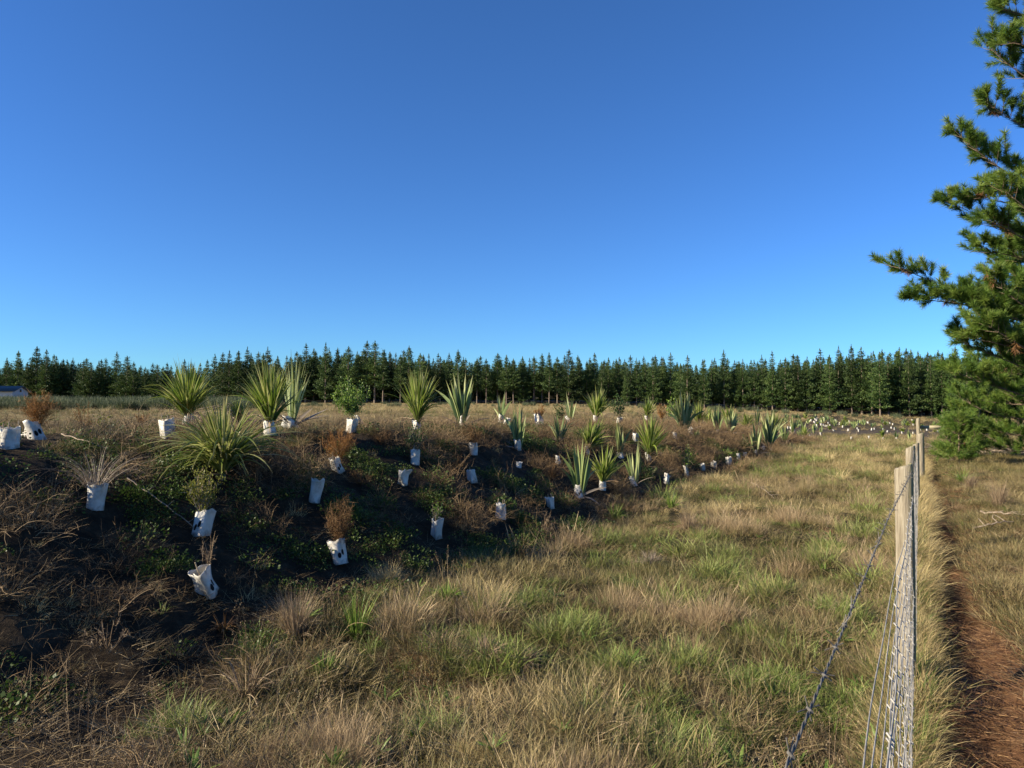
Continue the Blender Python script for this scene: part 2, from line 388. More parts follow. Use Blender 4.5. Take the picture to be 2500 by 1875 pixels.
# ------------------------------------------------------------------ the ground
def axis(pts):
    a = []
    for (x0, x1, st) in pts: a.append(np.arange(x0, x1, st))
    return np.concatenate(a + [[pts[-1][1]]])
ga = axis([(-60, -12, 4), (-12, 22, .13), (22, 45, .35), (45, 110, 1.6), (110, 320, 10), (320, 2400, 160)])
gs = axis([(-2400, -300, 150), (-300, -40, 13), (-40, -8, 1.0), (-8, 8, .11), (8, 20, .5), (20, 120, 3), (120, 300, 15), (300, 2400, 150)])
AA, SS = np.meshgrid(ga, gs, indexing='ij')
GX = T0[0] + AA * TD[0] + SS * TN[0]; GY = T0[1] + AA * TD[1] + SS * TN[1]
GZ = Z(GX, GY)
na, ns = AA.shape
i = (np.arange(na - 1)[:, None] * ns + np.arange(ns - 1)[None, :])
gb = MB(); gb.add(np.stack([GX, GY, GZ], -1), np.stack([i, i + ns, i + ns + 1, i + 1], -1).reshape(-1, 4))
ground = gb.obj('ground', M['ground'], smooth=True)
tag(ground, 'rough ground with a long dark planted bank beside a flat grassy strip', 'ground', kind='structure')
gx, gy = GX.ravel(), GY.ravel()
s_, a_ = bank_s(gx, gy); p_ = fence_p(gx, gy)
def gattr(n, v):
    at = ground.data.attributes.new(n, 'FLOAT', 'POINT'); at.data.foreach_set('value', np.asarray(v, np.float32))
topn = fbm(gx * .6, gy * .6, 44)
gattr('bank', ss(-.7, .1, s_ - np.interp(gy, [2.5, 3.0, 4.4, 6.7], [-1.3, -1.1, -.35, 0]) + .6 * (fbm(gx * 1.5, gy * 1.5, 9) - .5)) * (1 - .75 * ss(2.6, 4.5, s_ + (topn - .5))))  # dark earth runs past the near toe: litter plus bank shadow in colour
gattr('field', np.clip(ss(3.5, 6, s_) * ss(9, 16, gy), 0, 1) * .9 + .1 * ss(40, 60, gy))
wood_y = np.interp(CU + F * gx / np.maximum(gy, 1), [-400, 0, 500, 540, 1000, 1500, 1850, 2100, 2330, 2900], [150, 146, 140, 124, 116, 108, 100, 94, 88, 84])
gattr('soil', ss(30, 36, gy) * (1 - ss(46, 62, gy)) * ss(.25, .4, gx / np.maximum(gy, 1)))
gattr('wood', ss(-3, 3, gy - wood_y))
pmw = .17 + .2 * (1 - ss(3, 7, gy))
pm = np.exp(-((p_ - .10 - pmw) / pmw) ** 4) * (1 - ss(24, 32, gy)) * ss(-3, 0, gy)
needle = .55 * ss(.5, .7, p_) * ss(.45, .6, fbm(gx * 1.2, gy * 1.2, 71)) * (1 - ss(12, 20, gy))
bare = ss(.64, .72, fbm(gx * .9, gy * .9, 72)) * (1 - ss(8, 14, gy)) * .8 * (s_ < -.3)
gattr('path', np.clip(pm + needle + bare, 0, 1))

# ------------------------------------------------------------------ scattered ground cover (uncountable: one object each)
def scatter(name, label, cat, meshes, mat, pos, scl, tint, tilt=.15, lean=(0, 0), rot=None):
    N = len(pos)
    c = bpy.data.collections.new(name + '_kinds')
    for k, me in enumerate(meshes):
        o = bpy.data.objects.new('%s_kind' % name, me); c.objects.link(o)
    me = bpy.data.meshes.new(name); me.vertices.add(N); me.vertices.foreach_set('co', np.asarray(pos, np.float32).ravel())
    def A(n, t, key, v):
        a = me.attributes.new(n, t, 'POINT'); a.data.foreach_set(key, v)
    if rot is None:
        rot = np.stack([RNG.normal(lean[1], tilt, N), RNG.normal(lean[0], tilt, N), RNG.random(N) * 2 * pi], 1)
    # lean is applied in world axes: spin first, then tip
    A('rot', 'FLOAT_VECTOR', 'vector', rot.astype(np.float32).ravel())
    A('scl', 'FLOAT', 'value', np.asarray(scl, np.float32)); A('tint', 'FLOAT', 'value', np.asarray(tint, np.float32))
    A('idx', 'INT', 'value', RNG.integers(0, len(meshes), N).astype(np.int32))
    me.materials.append(mat)
    o = bpy.data.objects.new(name, me); COL.objects.link(o)
    g = bpy.data.node_groups.new(name, 'GeometryNodeTree')
    g.interface.new_socket('Geometry', in_out='INPUT', socket_type='NodeSocketGeometry')
    g.interface.new_socket('Geometry', in_out='OUTPUT', socket_type='NodeSocketGeometry')
    nd = g.nodes; L = g.links.new
    gi = nd.new('NodeGroupInput'); go = nd.new('NodeGroupOutput'); ip = nd.new('GeometryNodeInstanceOnPoints')
    ci = nd.new('GeometryNodeCollectionInfo'); ci.inputs['Collection'].default_value = c
    ci.inputs['Separate Children'].default_value = True; ci.inputs['Reset Children'].default_value = True
    def na_(n, t):
        x = nd.new('GeometryNodeInputNamedAttribute'); x.data_type = t; x.inputs['Name'].default_value = n; return x.outputs['Attribute']
    er = nd.new('FunctionNodeEulerToRotation')
    L(na_('rot', 'FLOAT_VECTOR'), er.inputs[0]); L(er.outputs[0], ip.inputs['Rotation'])
    L(na_('scl', 'FLOAT'), ip.inputs['Scale']); L(na_('idx', 'INT'), ip.inputs['Instance Index'])
    ip.inputs['Pick Instance'].default_value = True
    L(gi.outputs[0], ip.inputs['Points']); L(ci.outputs[0], ip.inputs['Instance']); L(ip.outputs[0], go.inputs[0])
    md = o.modifiers.new('scatter', 'NODES'); md.node_group = g
    return tag(o, label, cat, kind='stuff')

def disc(n, r, rng):
    a = rng.random(n) * 2 * pi; q = r * np.sqrt(rng.random(n))
    return np.stack([q * np.cos(a), q * np.sin(a), 0 * a - .01], 1), a
def tuft(seed, n, r, L0, L1, Wd, t0, dr, K=4, stalks=0, twist=.5, bias=.5):
    rng = np.random.default_rng(seed); mb = MB()
    b, a = disc(n, r, rng)
    L = rng.uniform(L0, L1, n)
    strips(mb, b, a + rng.normal(0, 3 if t0[0] > 1.2 else .9, n), L, Wd * rng.uniform(.7, 1.3, n), rng.uniform(*t0, n), rng.uniform(*dr, n), K, 'grass', twist, rng=rng)
    if stalks:
        b, a = disc(stalks, r * .7, rng)
        strips(mb, b, a, rng.uniform(L1 * .9, L1 * 1.25, stalks), Wd * 1.5, rng.uniform(0, .3, stalks), rng.uniform(.1, .5, stalks), 6, 'stalk', 1, rng=rng, tone=rng.uniform(.4, 1, stalks))
    return mb
DRY = [tuft(100 + k, 90, .10, .06, .22, .0024, (.1, .8), (.3, 1.4), stalks=0).mesh('dry_tuft', M['dry']) for k in range(5)]
RUS = [tuft(120 + k, 100, .11, .06, .20, .0020, (.05, .8), (.2, 1.1), stalks=3).mesh('russet_tuft', M['russet']) for k in range(4)]
GRN = [tuft(140 + k, 60, .09, .06, .20, .0038, (.1, .9), (.3, 1.3)).mesh('green_tuft', M['green']) for k in range(5)]
SHT = [tuft(160 + k, 80, .15, .05, .16, .0036, (.2, 1.1), (.2, .8), 3).mesh('short_tuft', M['mat']) for k in range(4)]
STR = [tuft(180 + k, 40, .14, .06, .18, .0024, (1.0, 1.5), (.05, .4), 3).mesh('straw_tuft', M['straw']) for k in range(4)]
NDL = [tuft(190 + k, 44, .2, .04, .11, .0026, (1.3, 1.57), (-.05, .08), 2, twist=1.).mesh('needle_patch', M['needlelitter']) for k in range(3)]
def weed(seed):
    rng = np.random.default_rng(seed); mb = MB(); n = 120
    b, a = disc(n, .17, rng); b[:, 2] = rng.uniform(.01, .13, n) * (1 - (np.hypot(b[:, 0], b[:, 1]) / .2) ** 2)
    D = np.stack([np.cos(a), np.sin(a), rng.uniform(-.1, .9, n)], 1)
    leaves(mb, b, D, rng.uniform(.010, .026, n), rng, .85)
    b2, a2 = disc(14, .12, rng)
    strips(mb, b2, a2, rng.uniform(.05, .14, 14), .003, .3, .6, 2, 'twig', .5, rng=rng, tone=.2)
    return mb.mesh('leafy_weed', M['weed'])
WED = [weed(200 + k) for k in range(5)]
def stems(seed, up=False):
    rng = np.random.default_rng(seed); mb = MB(); n = 26
    b, a = disc(n, .14, rng); b[:, 2] += rng.uniform(0, .06, n)
    if up: t0, dr = rng.uniform(.2, 1.1, n), rng.uniform(.1, .9, n)
    else: t0, dr = rng.uniform(.8, 1.5, n), rng.uniform(.2, .8, n)
    P = strips(mb, b, a + rng.normal(0, .8, n), rng.uniform(.15, .42, n), rng.uniform(.0025, .0055, n), t0, dr, 6, 'twig', 1, rng=rng, wig=.16)
    q = P[:, 2:6].reshape(-1, 3)
    strips(mb, q, rng.random(len(q)) * 6.28, rng.uniform(.04, .14, len(q)), .0024, rng.uniform(.2, 1.6, len(q)), rng.uniform(-.3, .6, len(q)), 3, 'twig', 1, rng=rng, wig=.2)
    return mb.mesh('dead_stem_tangle', M['stem'])
STM = [stems(220 + k) for k in range(6)] + [stems(230 + k, True) for k in range(3)]

def field(n, x0, x1, y0, y1):
    x = RNG.uniform(x0, x1, n); y = RNG.uniform(y0, y1, n)
    return x, y
def inview(x, y, m=140):
    u, v = proj(np.stack([x, y, Z(x, y) + .15], -1))
    return (u > -m) & (u < 2500 + m) & (v < 1875 + 260) & (y > .8)
def lod(n, ymax, xpad=1.08, k=1.6):
    """points with density falling with distance"""
    y = 1.2 + (ymax - 1.2) * RNG.random(n) ** k
    x = (RNG.random(n) * 2 - 1) * (.78 * y * xpad + .8)
    return x, y
KEEPOUT = []            # (x, y, r): bases of guards; filled by the placement table further down, used by the scatters at the end

# ------------------------------------------------------------------ plants
def cabbage(name, loc, H, R, n, seed, label, mat='cabbage', droop=.35, group=None, wd=None, lean=0., leanaz=0., stem=.28, lmin=.6):
    rng = np.random.default_rng(seed)
    r = empty(name, loc, label, 'cabbage tree', group)
    mb = MB(); hs = stem * H; n = int(n * 1.5)
    bz = hs * rng.uniform(.55, 1.0, n)
    Lm = H - hs * .8
    az = rng.random(n) * 2 * pi; az = np.where(rng.random(n) < .3, rng.random() * 6.28 + rng.normal(0, .7, n), az)
    thm = math.asin(min(.97, R / Lm))
    k = rng.random(n) ** .75
    th = k * thm * 1.12
    L = Lm * rng.uniform(lmin, 1.0, n) * (1 - .12 * k)
    base = np.stack([.018 * np.cos(az), .018 * np.sin(az), bz - .35 * hs * k], 1)
    strips(mb, base, az, L, wd or .030 * sqrt(H / .8), th * .82, th * droop + rng.uniform(-.05, .22, n) + (k ** 3) * droop + np.where(rng.random(n) < .13, rng.uniform(.6, 1.7, n), 0), 7, 'strap', .35, .35, rng)
    # dry skirt
    q = 10
    a2 = rng.random(q) * 6.28
    mb.obj('crown', M[mat], r)
    ms = MB(); strips(ms, np.stack([.02 * np.cos(a2), .02 * np.sin(a2), np.full(q, hs * .5)], 1), a2, Lm * rng.uniform(.3, .6, q), .02, rng.uniform(1.0, 1.5, q), rng.uniform(.3, 1, q), 4, 'strap', .4, rng=rng)
    ms.obj('dry_leaf_skirt', M['twig'], r)
    mt = MB(); tube(mt, [(0, 0, -.05), (0, 0, hs * .5), (0, 0, hs)], [.028, .024, .018], 7); mt.obj('stem', M['bark'], r)
    r.rotation_euler = (sin(leanaz) * lean, cos(leanaz) * lean, 0)
    return r
def flax(name, loc, H, R, n, seed, label, group=None, faz=None, wd=None, cat='flax'):
    rng = np.random.default_rng(seed)
    r = empty(name, loc, label, cat, group); mb = MB()
    fa = rng.uniform(-.5, .5) if faz is None else faz; n = int(n * 1.4)
    thm = math.asin(min(.95, R / (H * .95)))
    k = rng.uniform(-1, 1, n); k = np.sort(k)
    az = fa + rng.normal(0, .45, n) + np.where(k < 0, pi, 0)
    th = np.abs(k) * thm * rng.uniform(.5, 1.1, n) + .02
    L = H * rng.uniform(.6, 1.0, n) * (1.05 - .25 * np.abs(k)); L[n // 2] = H
    b = np.stack([.035 * k * cos(fa), .035 * k * sin(fa), 0 * k - .02], 1)
    strips(mb, b, az, L, (wd or .075 * H) * rng.uniform(.7, 1.15, n), th * .8, th * .3 + rng.uniform(0, .12, n) + np.where(rng.random(n) < .08, rng.uniform(.4, 1.3, n), 0), 8, 'sword', rng.uniform(-.5, .5, n) + pi / 2 * (rng.random(n) < .6), .22, rng)
    mb.obj('leaf_fan', M['flax'], r)
    q = max(3, n // 4); a2 = rng.random(q) * 6.28
    m2 = MB(); strips(m2, np.zeros((q, 3)), a2, H * rng.uniform(.3, .6, q), .045 * H, rng.uniform(.8, 1.3, q), rng.uniform(.2, .9, q), 5, 'sword', .6, .2, rng)
    m2.obj('dead_leaf', M['grey'], r)
    return r
def shrub(name, loc, H, R, n, seed, label, mat='shrub', group=None, size=.03, cat='shrub', flat=.9, z0=.18):
    rng = np.random.default_rng(seed)
    r = empty(name, loc, label, cat, group); mb = MB(); ms = MB()
    nb = 26; c, rz = H * (z0 + (1 - z0) * .5), H * (1 - z0) * .5
    d = rng.normal(0, 1, (nb, 3)); d /= np.linalg.norm(d, axis=1)[:, None]; d *= rng.uniform(.65, 1, (nb, 1))
    T = d * np.array([R, R, rz]) * .9 + np.array([0, 0, c]); b = np.zeros((nb, 3)); b[:, 2] = H * z0 * rng.uniform(.3, 1.2, nb)
    v = T - b; Lb = np.linalg.norm(v, axis=1); th = np.arccos(np.clip(v[:, 2] / Lb, -1, 1))
    P = strips(ms, b, np.arctan2(v[:, 1], v[:, 0]), Lb, .006, th + .15, -.3, 6, 'twig', 1, rng=rng, wig=.08)
    q = P[:, 2:].reshape(-1, 3)
    P2 = strips(ms, q, rng.random(len(q)) * 6.28, rng.uniform(.08, .2, len(q)) * min(H, 2 * R), .004, rng.uniform(.2, 1.5, len(q)), -.3, 4, 'twig', 1, rng=rng, wig=.15)
    pts = np.concatenate([P[:, 3:].reshape(-1, 3), P2[:, 1:].reshape(-1, 3)])
    idx = rng.integers(0, len(pts), n)
    p = pts[idx] + rng.normal(0, .018 * H / .5, (n, 3))
    clump = rng.random(len(pts))[idx]
    leaves(mb, p, rng.normal(0, 1, (n, 3)) + np.array([0, 0, .5]) + p * .8 / max(R, .1), size * rng.uniform(.7, 1.3, n), rng, .6, tone=np.clip(.55 * clump + .45 * rng.random(n), 0, 1))
    tube(ms, [(0, 0, -.04), (0, 0, H * .3)], [.012, .006], 5)
    mb.obj('foliage', M[mat], r); ms.obj('stem', M['stick'], r)
    return r
def bush(name, loc, H, R, n, seed, label, mat='orange', group=None, cat='bush', wd=.0035, lift=.25):
    """fine twiggy bush without leaves"""
    rng = np.random.default_rng(seed); mb = MB()
    nb = max(12, n // 9); c, rz = H * (lift + (1 - lift) * .5), H * (1 - lift) * .5
    d = rng.normal(0, 1, (nb, 3)); d /= np.linalg.norm(d, axis=1)[:, None]; d *= rng.uniform(.6, 1, (nb, 1))
    T = d * np.array([R, R, rz]) * .9 + np.array([0, 0, c]); b = np.zeros((nb, 3)); b[:, 2] = H * lift * rng.uniform(.3, 1.2, nb)
    v = T - b; Lb = np.linalg.norm(v, axis=1); th = np.arccos(np.clip(v[:, 2] / Lb, -1, 1))
    P = strips(mb, b, np.arctan2(v[:, 1], v[:, 0]), Lb, wd * 1.7, th + .15, -.3, 6, 'twig', 1, rng=rng, wig=.10, tone=rng.uniform(0, .5, nb))
    q = P[:, 2:].reshape(-1, 3); q = q[rng.integers(0, len(q), n)]; o_ = q - np.array([0, 0, c]); az2 = np.arctan2(o_[:, 1], o_[:, 0]) + rng.normal(0, .9, n)
    P2 = strips(mb, q, az2, rng.uniform(.10, .26, n) * min(H, 2 * R), wd, rng.uniform(.2, 1.7, n), -.2, 4, 'twig', 1, rng=rng, wig=.2)
    q = P2[:, 1:4].reshape(-1, 3); k = len(q)
    strips(mb, q, rng.random(k) * 6.28, rng.uniform(.03, .11, k) * H, wd * .8, rng.uniform(.0, 1.7, k), 0, 2, 'twig', 1, rng=rng)
    r = mb.obj(name, M[mat], None, loc)
    return tag(r, label, cat, group)
def drygrass(name, loc, H, R, n, seed, label, mat='grey', group=None, cat='tussock', wd=.008, up=.35):
    rng = np.random.default_rng(seed); mb = MB()
    b, a = disc(n, R * .12 + .02, rng); b[:, 2] = 0
    k = rng.random(n)
    t0 = np.where(k < up, rng.uniform(0, .4, n), rng.uniform(.2, .8, n)); dr = np.where(k < up, rng.uniform(.1, .6, n), rng.uniform(.9, 1.9, n))
    strips(mb, b, a + rng.normal(0, .4, n), rng.uniform(.55, 1.05, n) * np.where(k < up, H, R * 1.35), wd * rng.uniform(.6, 1.2, n), t0, dr, 8, 'grass', .5, rng=rng, wig=.03)
    r = mb.obj(name, M[mat], None, loc)
    return tag(r, label, cat, group)

def guard(loc, w, h, seed, label, style='sq', yaw=.6, lean=0., fwd=0., stakes=2, holes=0, group=None, name='plant_guard', stakeup=.25):
    """white plastic sleeve held open by stakes"""
    rng = np.random.default_rng(seed); toward = atan2(-loc[1], -loc[0])
    r = empty(name, loc, label, 'plant guard', group)
    sides = {'sq': 4, 'tri': 3, 'rnd': 0, 'crump': 4}[style]
    ph0 = rng.random(6) * 6.28; am = rng.uniform(.3, 1, 6)
    wr = {'sq': .045, 'tri': .05, 'rnd': .04, 'crump': .16}[style]
    skew = rng.normal(0, .10, 2) * (2.2 if style == 'crump' else 1)
    def S(ph, t, off=0.):
        ph = np.asarray(ph, float); t = np.asarray(t, float)
        if sides:
            al = pi / sides; pp = (ph + al) % (2 * al) - al
            rad = np.minimum(cos(al) / np.cos(pp), .95 if sides == 4 else .8) * (.47 if sides == 4 else .56)
        else: rad = .43 + 0 * ph
        rad = rad * (1 - .06 * (am[4] - .75) * 4 * np.cos(pi * t) - .07 * np.sin(pi * t) * am[5])
        rad = rad + wr * (am[0] * np.sin(2 * ph + ph0[0] + 3 * t) + am[1] * np.sin(3 * ph + ph0[1] - 5 * t) * .6 + am[2] * np.sin(5 * ph + ph0[2] + 7 * t) * .4)
        top = .05 * am[3] * np.sin(2 * ph + ph0[3]) + .035 * np.sin(5 * ph + ph0[4]) + (.16 * np.sin(ph + ph0[5]) if style == 'crump' else 0)
        z = h * t * (1 + top * t)
        rr = rad * w + off
        return np.stack([rr * np.cos(ph) + skew[0] * w * t, rr * np.sin(ph) + skew[1] * w * t, z - .015], -1)
    nphi, nt_ = 36, 9
    PH, TT = np.meshgrid(np.arange(nphi) * 2 * pi / nphi, np.linspace(0, 1, nt_), indexing='xy')
    V = S(PH, TT); Vi = S(PH, TT, -.004)
    i = np.arange(nt_ - 1)[:, None] * nphi; j = np.arange(nphi)[None, :]; j2 = (j + 1) % nphi
    q = np.stack([i + j, i + j2, i + nphi + j2, i + nphi + j], -1).reshape(-1, 4)
    mb = MB(); n0 = nphi * nt_; tb = (nt_ - 1) * nphi
    mb.add(np.concatenate([V.reshape(-1, 3), Vi.reshape(-1, 3)]), np.concatenate([q, q[:, ::-1] + n0, np.stack([tb + np.arange(nphi), tb + (np.arange(nphi) + 1) % nphi, tb + n0 + (np.arange(nphi) + 1) % nphi, tb + n0 + np.arange(nphi)], -1)]))
    sv = mb.obj('sleeve', M['bag'], r, smooth=False)
    for k in range(stakes):
        a = yaw * 0 + 2 * pi * k / max(stakes, 1) + .5; c = S(a, .5, -.012)
        m = MB(); u = stakeup * rng.uniform(.4, 1.2)
        tube(m, [(c[0], c[1], -.06), (c[0] + rng.normal(0, .01), c[1], h * (1 + u))], .0042 * max(1, w / .17), 5)
        m.obj('stake', M['stake'], r)
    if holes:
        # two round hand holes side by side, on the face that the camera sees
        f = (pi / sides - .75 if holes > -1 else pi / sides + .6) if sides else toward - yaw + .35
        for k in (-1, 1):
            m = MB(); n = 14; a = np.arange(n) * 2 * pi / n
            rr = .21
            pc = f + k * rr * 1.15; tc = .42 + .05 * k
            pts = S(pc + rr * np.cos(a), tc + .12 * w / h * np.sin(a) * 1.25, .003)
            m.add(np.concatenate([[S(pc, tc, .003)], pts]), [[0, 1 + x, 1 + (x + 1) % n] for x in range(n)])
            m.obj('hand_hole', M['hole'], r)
    if sides: yaw = toward - pi / sides + (yaw - .5) * .6
    r.rotation_euler = (fwd, lean, yaw)
    return r

# ---- table of guards: (u, v_top, v_bottom, width px, style, yaw, lean, stakes, holes direction, label) read off the ground they stand on
BACKYAW = -pi / 2
G_BANK = 'white plant guards on the planted bank'
GUARDS = [
 (22, 1040, 1093, 50, 'rnd', .5, 0, 3, 0, 'grey shaded guard cut off by the left edge, stakes up, no plant'),
 (92, 1026, 1072, 44, 'rnd', .6, .05, 1, -1.2, 'squat white guard with two black holes under the orange bush at far left'),
 (62, 1042, 1064, 30, 'crump', .2, -.2, 0, 0, 'crumpled white flap lying beside the guard of the orange bush'),
 (408, 1022, 1068, 44, 'tri', .15, .06, 2, 0, 'guard with bright left edge and shaded front, empty, before the widest cabbage tree'),
 (458, 1009, 1036, 31, 'rnd', .3, 0, 0, 0, 'pale guard half hidden in dry grass under the widest cabbage tree'),
 (231, 1178, 1241, 50, 'rnd', .8, .06, 3, 0, 'cream round guard holding a dead grey drooping grass plant'),
 (489, 1246, 1308, 52, 'sq', .55, .02, 0, -.75, 'square white guard with two dark holes under the yellow-green leafy shrub'),
 (510, 1379, 1454, 64, 'tri', .9, .32, 1, -2.3, 'largest leaning guard with two black holes and a bare brown sapling'),
 (831, 1318, 1377, 46, 'rnd', .4, .03, 0, -1.2, 'white guard with two black holes under the olive-brown bushy conifer'),
 (660, 1024, 1061, 32, 'rnd', .6, 0, 0, 0, 'white guard under the dense cabbage tree beside the tall flax'),
 (712, 1014, 1045, 38, 'crump', .3, .1, 0, 0, 'folded white guard at the foot of the tall loose flax'),
 (857, 1020, 1054, 30, 'sq', .55, .06, 1, 0, 'white guard with bright left face under the round light-green shrub'),
 (881, 1016, 1036, 16, 'crump', .3, 0, 0, 0, 'torn white scrap of guard behind the round light-green shrub'),
 (1020, 1024, 1048, 23, 'sq', .6, 0, 0, 0, 'small white guard under the narrow upright cabbage tree on the crest'),
 (1128, 1014, 1045, 22, 'tri', .2, -.1, 0, 0, 'white guard bent left at the foot of the broad-leaved flax'),
 (827, 1112, 1151, 32, 'sq', .5, .38, 1, -1.3, 'guard tipped to the right with a dark hole, under the russet bush'),
 (768, 1167, 1224, 34, 'rnd', .7, .14, 0, 0, 'tall shaded guard leaning right, empty, alone on the dark slope'),
 (1014, 1095, 1132, 26, 'rnd', .5, .03, 2, 0, 'guard under the dark green shrub below the narrow cabbage tree'),
 (1157, 1079, 1110, 23, 'rnd', .5, 0, 0, 0, 'greyish guard under the small brown bush below the broad flax'),
 (1154, 1145, 1178, 28, 'tri', .4, .05, 1, 0, 'pale guard with one tall stake, second below the brown bush'),
 (983, 1147, 1184, 36, 'crump', .4, .3, 0, 0, 'collapsed crumpled guard lying open on the slope'),
 (1065, 1262, 1312, 34, 'sq', .35, .05, 1, 0, 'bluish white guard low on the bank with a stake and a small green sapling'),
 (1223, 1010, 1031, 15, 'rnd', .5, 0, 0, 0, 'tiny guard under the small flax on the crest beside a white scrap'),
 (1241, 1022, 1042, 18, 'crump', .5, 0, 0, 0, 'pointed crumpled guard left of the yellow-edged flax'),
 (1266, 1071, 1098, 19, 'sq', .2, .15, 0, 0, 'bluish shaded guard under the yellow-edged flax'),
 (1318, 1010, 1038, 22, 'crump', .5, 0, 2, 0, 'jagged white guard below the small orange bush on the crest'),
 (1392, 1014, 1031, 18, 'crump', .5, 0, 0, 0, 'white guard folded over beside the four-leaved flax on the crest'),
 (1453, 1014, 1031, 14, 'rnd', .5, 0, 0, 0, 'white guard under the tallest cabbage tree behind the crest'),
 (1432, 1089, 1110, 17, 'sq', .4, 0, 1, 0, 'shaded blue-grey guard under the lopsided cabbage tree'),
 (1415, 1184, 1216, 23, 'rnd', .6, .08, 0, -1.3, 'bright white guard with two holes under the stiff pale flax'),
 (1470, 1166, 1196, 20, 'rnd', .5, .04, 0, 0, 'white guard under the cabbage tree with leaves spread right, beside the stiff flax'),
 (1515, 1106, 1121, 18, 'rnd', .5, 0, 0, 0, 'low guard under the slim two-leaved flax in mid slope'),
 (1552, 1057, 1078, 16, 'sq', .5, .12, 0, -1.3, 'tilted white guard with two holes left of the big bright cabbage tree'),
 (1510, 1018, 1035, 16, 'sq', .4, 0, 1, -1.3, 'white guard with holes under the tall dull-green shrub on the crest'),
 (1583, 1106, 1127, 15, 'sq', .5, .1, 0, -1.3, 'white guard under the big bright cabbage tree'),
 (1581, 1014, 1029, 11, 'sq', .5, 0, 0, 0, 'small white guard under the cabbage tree on the skyline beside the orange bush'),
 (1549, 1161, 1187, 17, 'rnd', .5, 0, 0, 0, 'shaded guard under the single-bladed flax near the foot of the bank'),
 (1685, 1044, 1060, 11, 'crump', .5, 0, 0, 0, 'white guard tucked right of the largest flax'),
 (1648, 1056, 1071, 15, 'crump', .5, 0, 0, 0, 'blue-shaded guard left of the largest flax'),
 (1222, 1228, 1265, 30, 'rnd', .6, .06, 3, 0, 'cream guard with stakes standing above it at the foot of the bank'),
 (1345, 1212, 1240, 25, 'sq', .5, 0, 2, 0, 'cream guard half sunk in dry stems right of the staked cream one'),
 (1361, 1115, 1135, 15, 'crump', .5, .1, 0, 0, 'dim shaded guard among dead stems below the five-leaved flax'),
 (1265, 1126, 1140, 19, 'rnd', .5, 0, 0, 0, 'dim grey guard half buried below the yellow-edged flax'),
 (1626, 1160, 1182, 19, 'crump', .5, 0, 0, 0, 'dark shaded guard at the foot of the bank left of the leafy shrub'),
 (1678, 1137, 1164, 14, 'tri', .5, .08, 1, 0, 'narrow white guard under the small leafy shrub at the bank foot'),
 (1715, 1132, 1149, 16, 'sq', .3, .4, 1, 0, 'bright guard leaning right on two long stakes at the bank foot'),
 (1743, 1126, 1143, 16, 'sq', .4, .35, 0, 0, 'bright leaning guard with green blades behind, right of the one on stakes'),
 (1779, 1115, 1135, 16, 'sq', .6, .03, 0, 0, 'square white guard with shaded right face at the bank foot'),
 (1803, 1106, 1123, 10, 'sq', .6, 0, 1, 0, 'thin white guard with a stake, third from the right at the bank foot'),
 (1818, 1104, 1114, 10, 'sq', .6, 0, 0, 0, 'small white guard left of the pale upright flax at the bank end'),
 (1750, 1048, 1062, 8, 'rnd', .5, 0, 0, 0, 'small guard under the thin flax behind the bank crest'),
 (1794, 1056, 1063, 12, 'crump', .5, 0, 0, 0, 'flattened white guard right of the grey-green flax on the bank shoulder'),
 (1845, 1098, 1111, 10, 'rnd', .5, 0, 0, 0, 'pale guard under the upright flax at the bank end'),
 (1864, 1090, 1098, 13, 'crump', .5, 0, 0, 0, 'two-lobed white guard between the last two big flaxes'),
]
GB = {}
for k, (u, vt, vb, w, st, yaw, lean, stk, hol, lab) in enumerate(GUARDS):
    P = hit(u, vb); D = P[1]
    hgt = (vb - vt) * D / F
    guard(P, w * D / F, hgt, 300 + k, lab, st, yaw, lean + rnd.gauss(0, .09), rnd.gauss(0, .12), stk, hol if hol else 0, G_BANK)
    GB[k] = (P, D); KEEPOUT.append((P[0], P[1], .12 + w * D / F * .5))

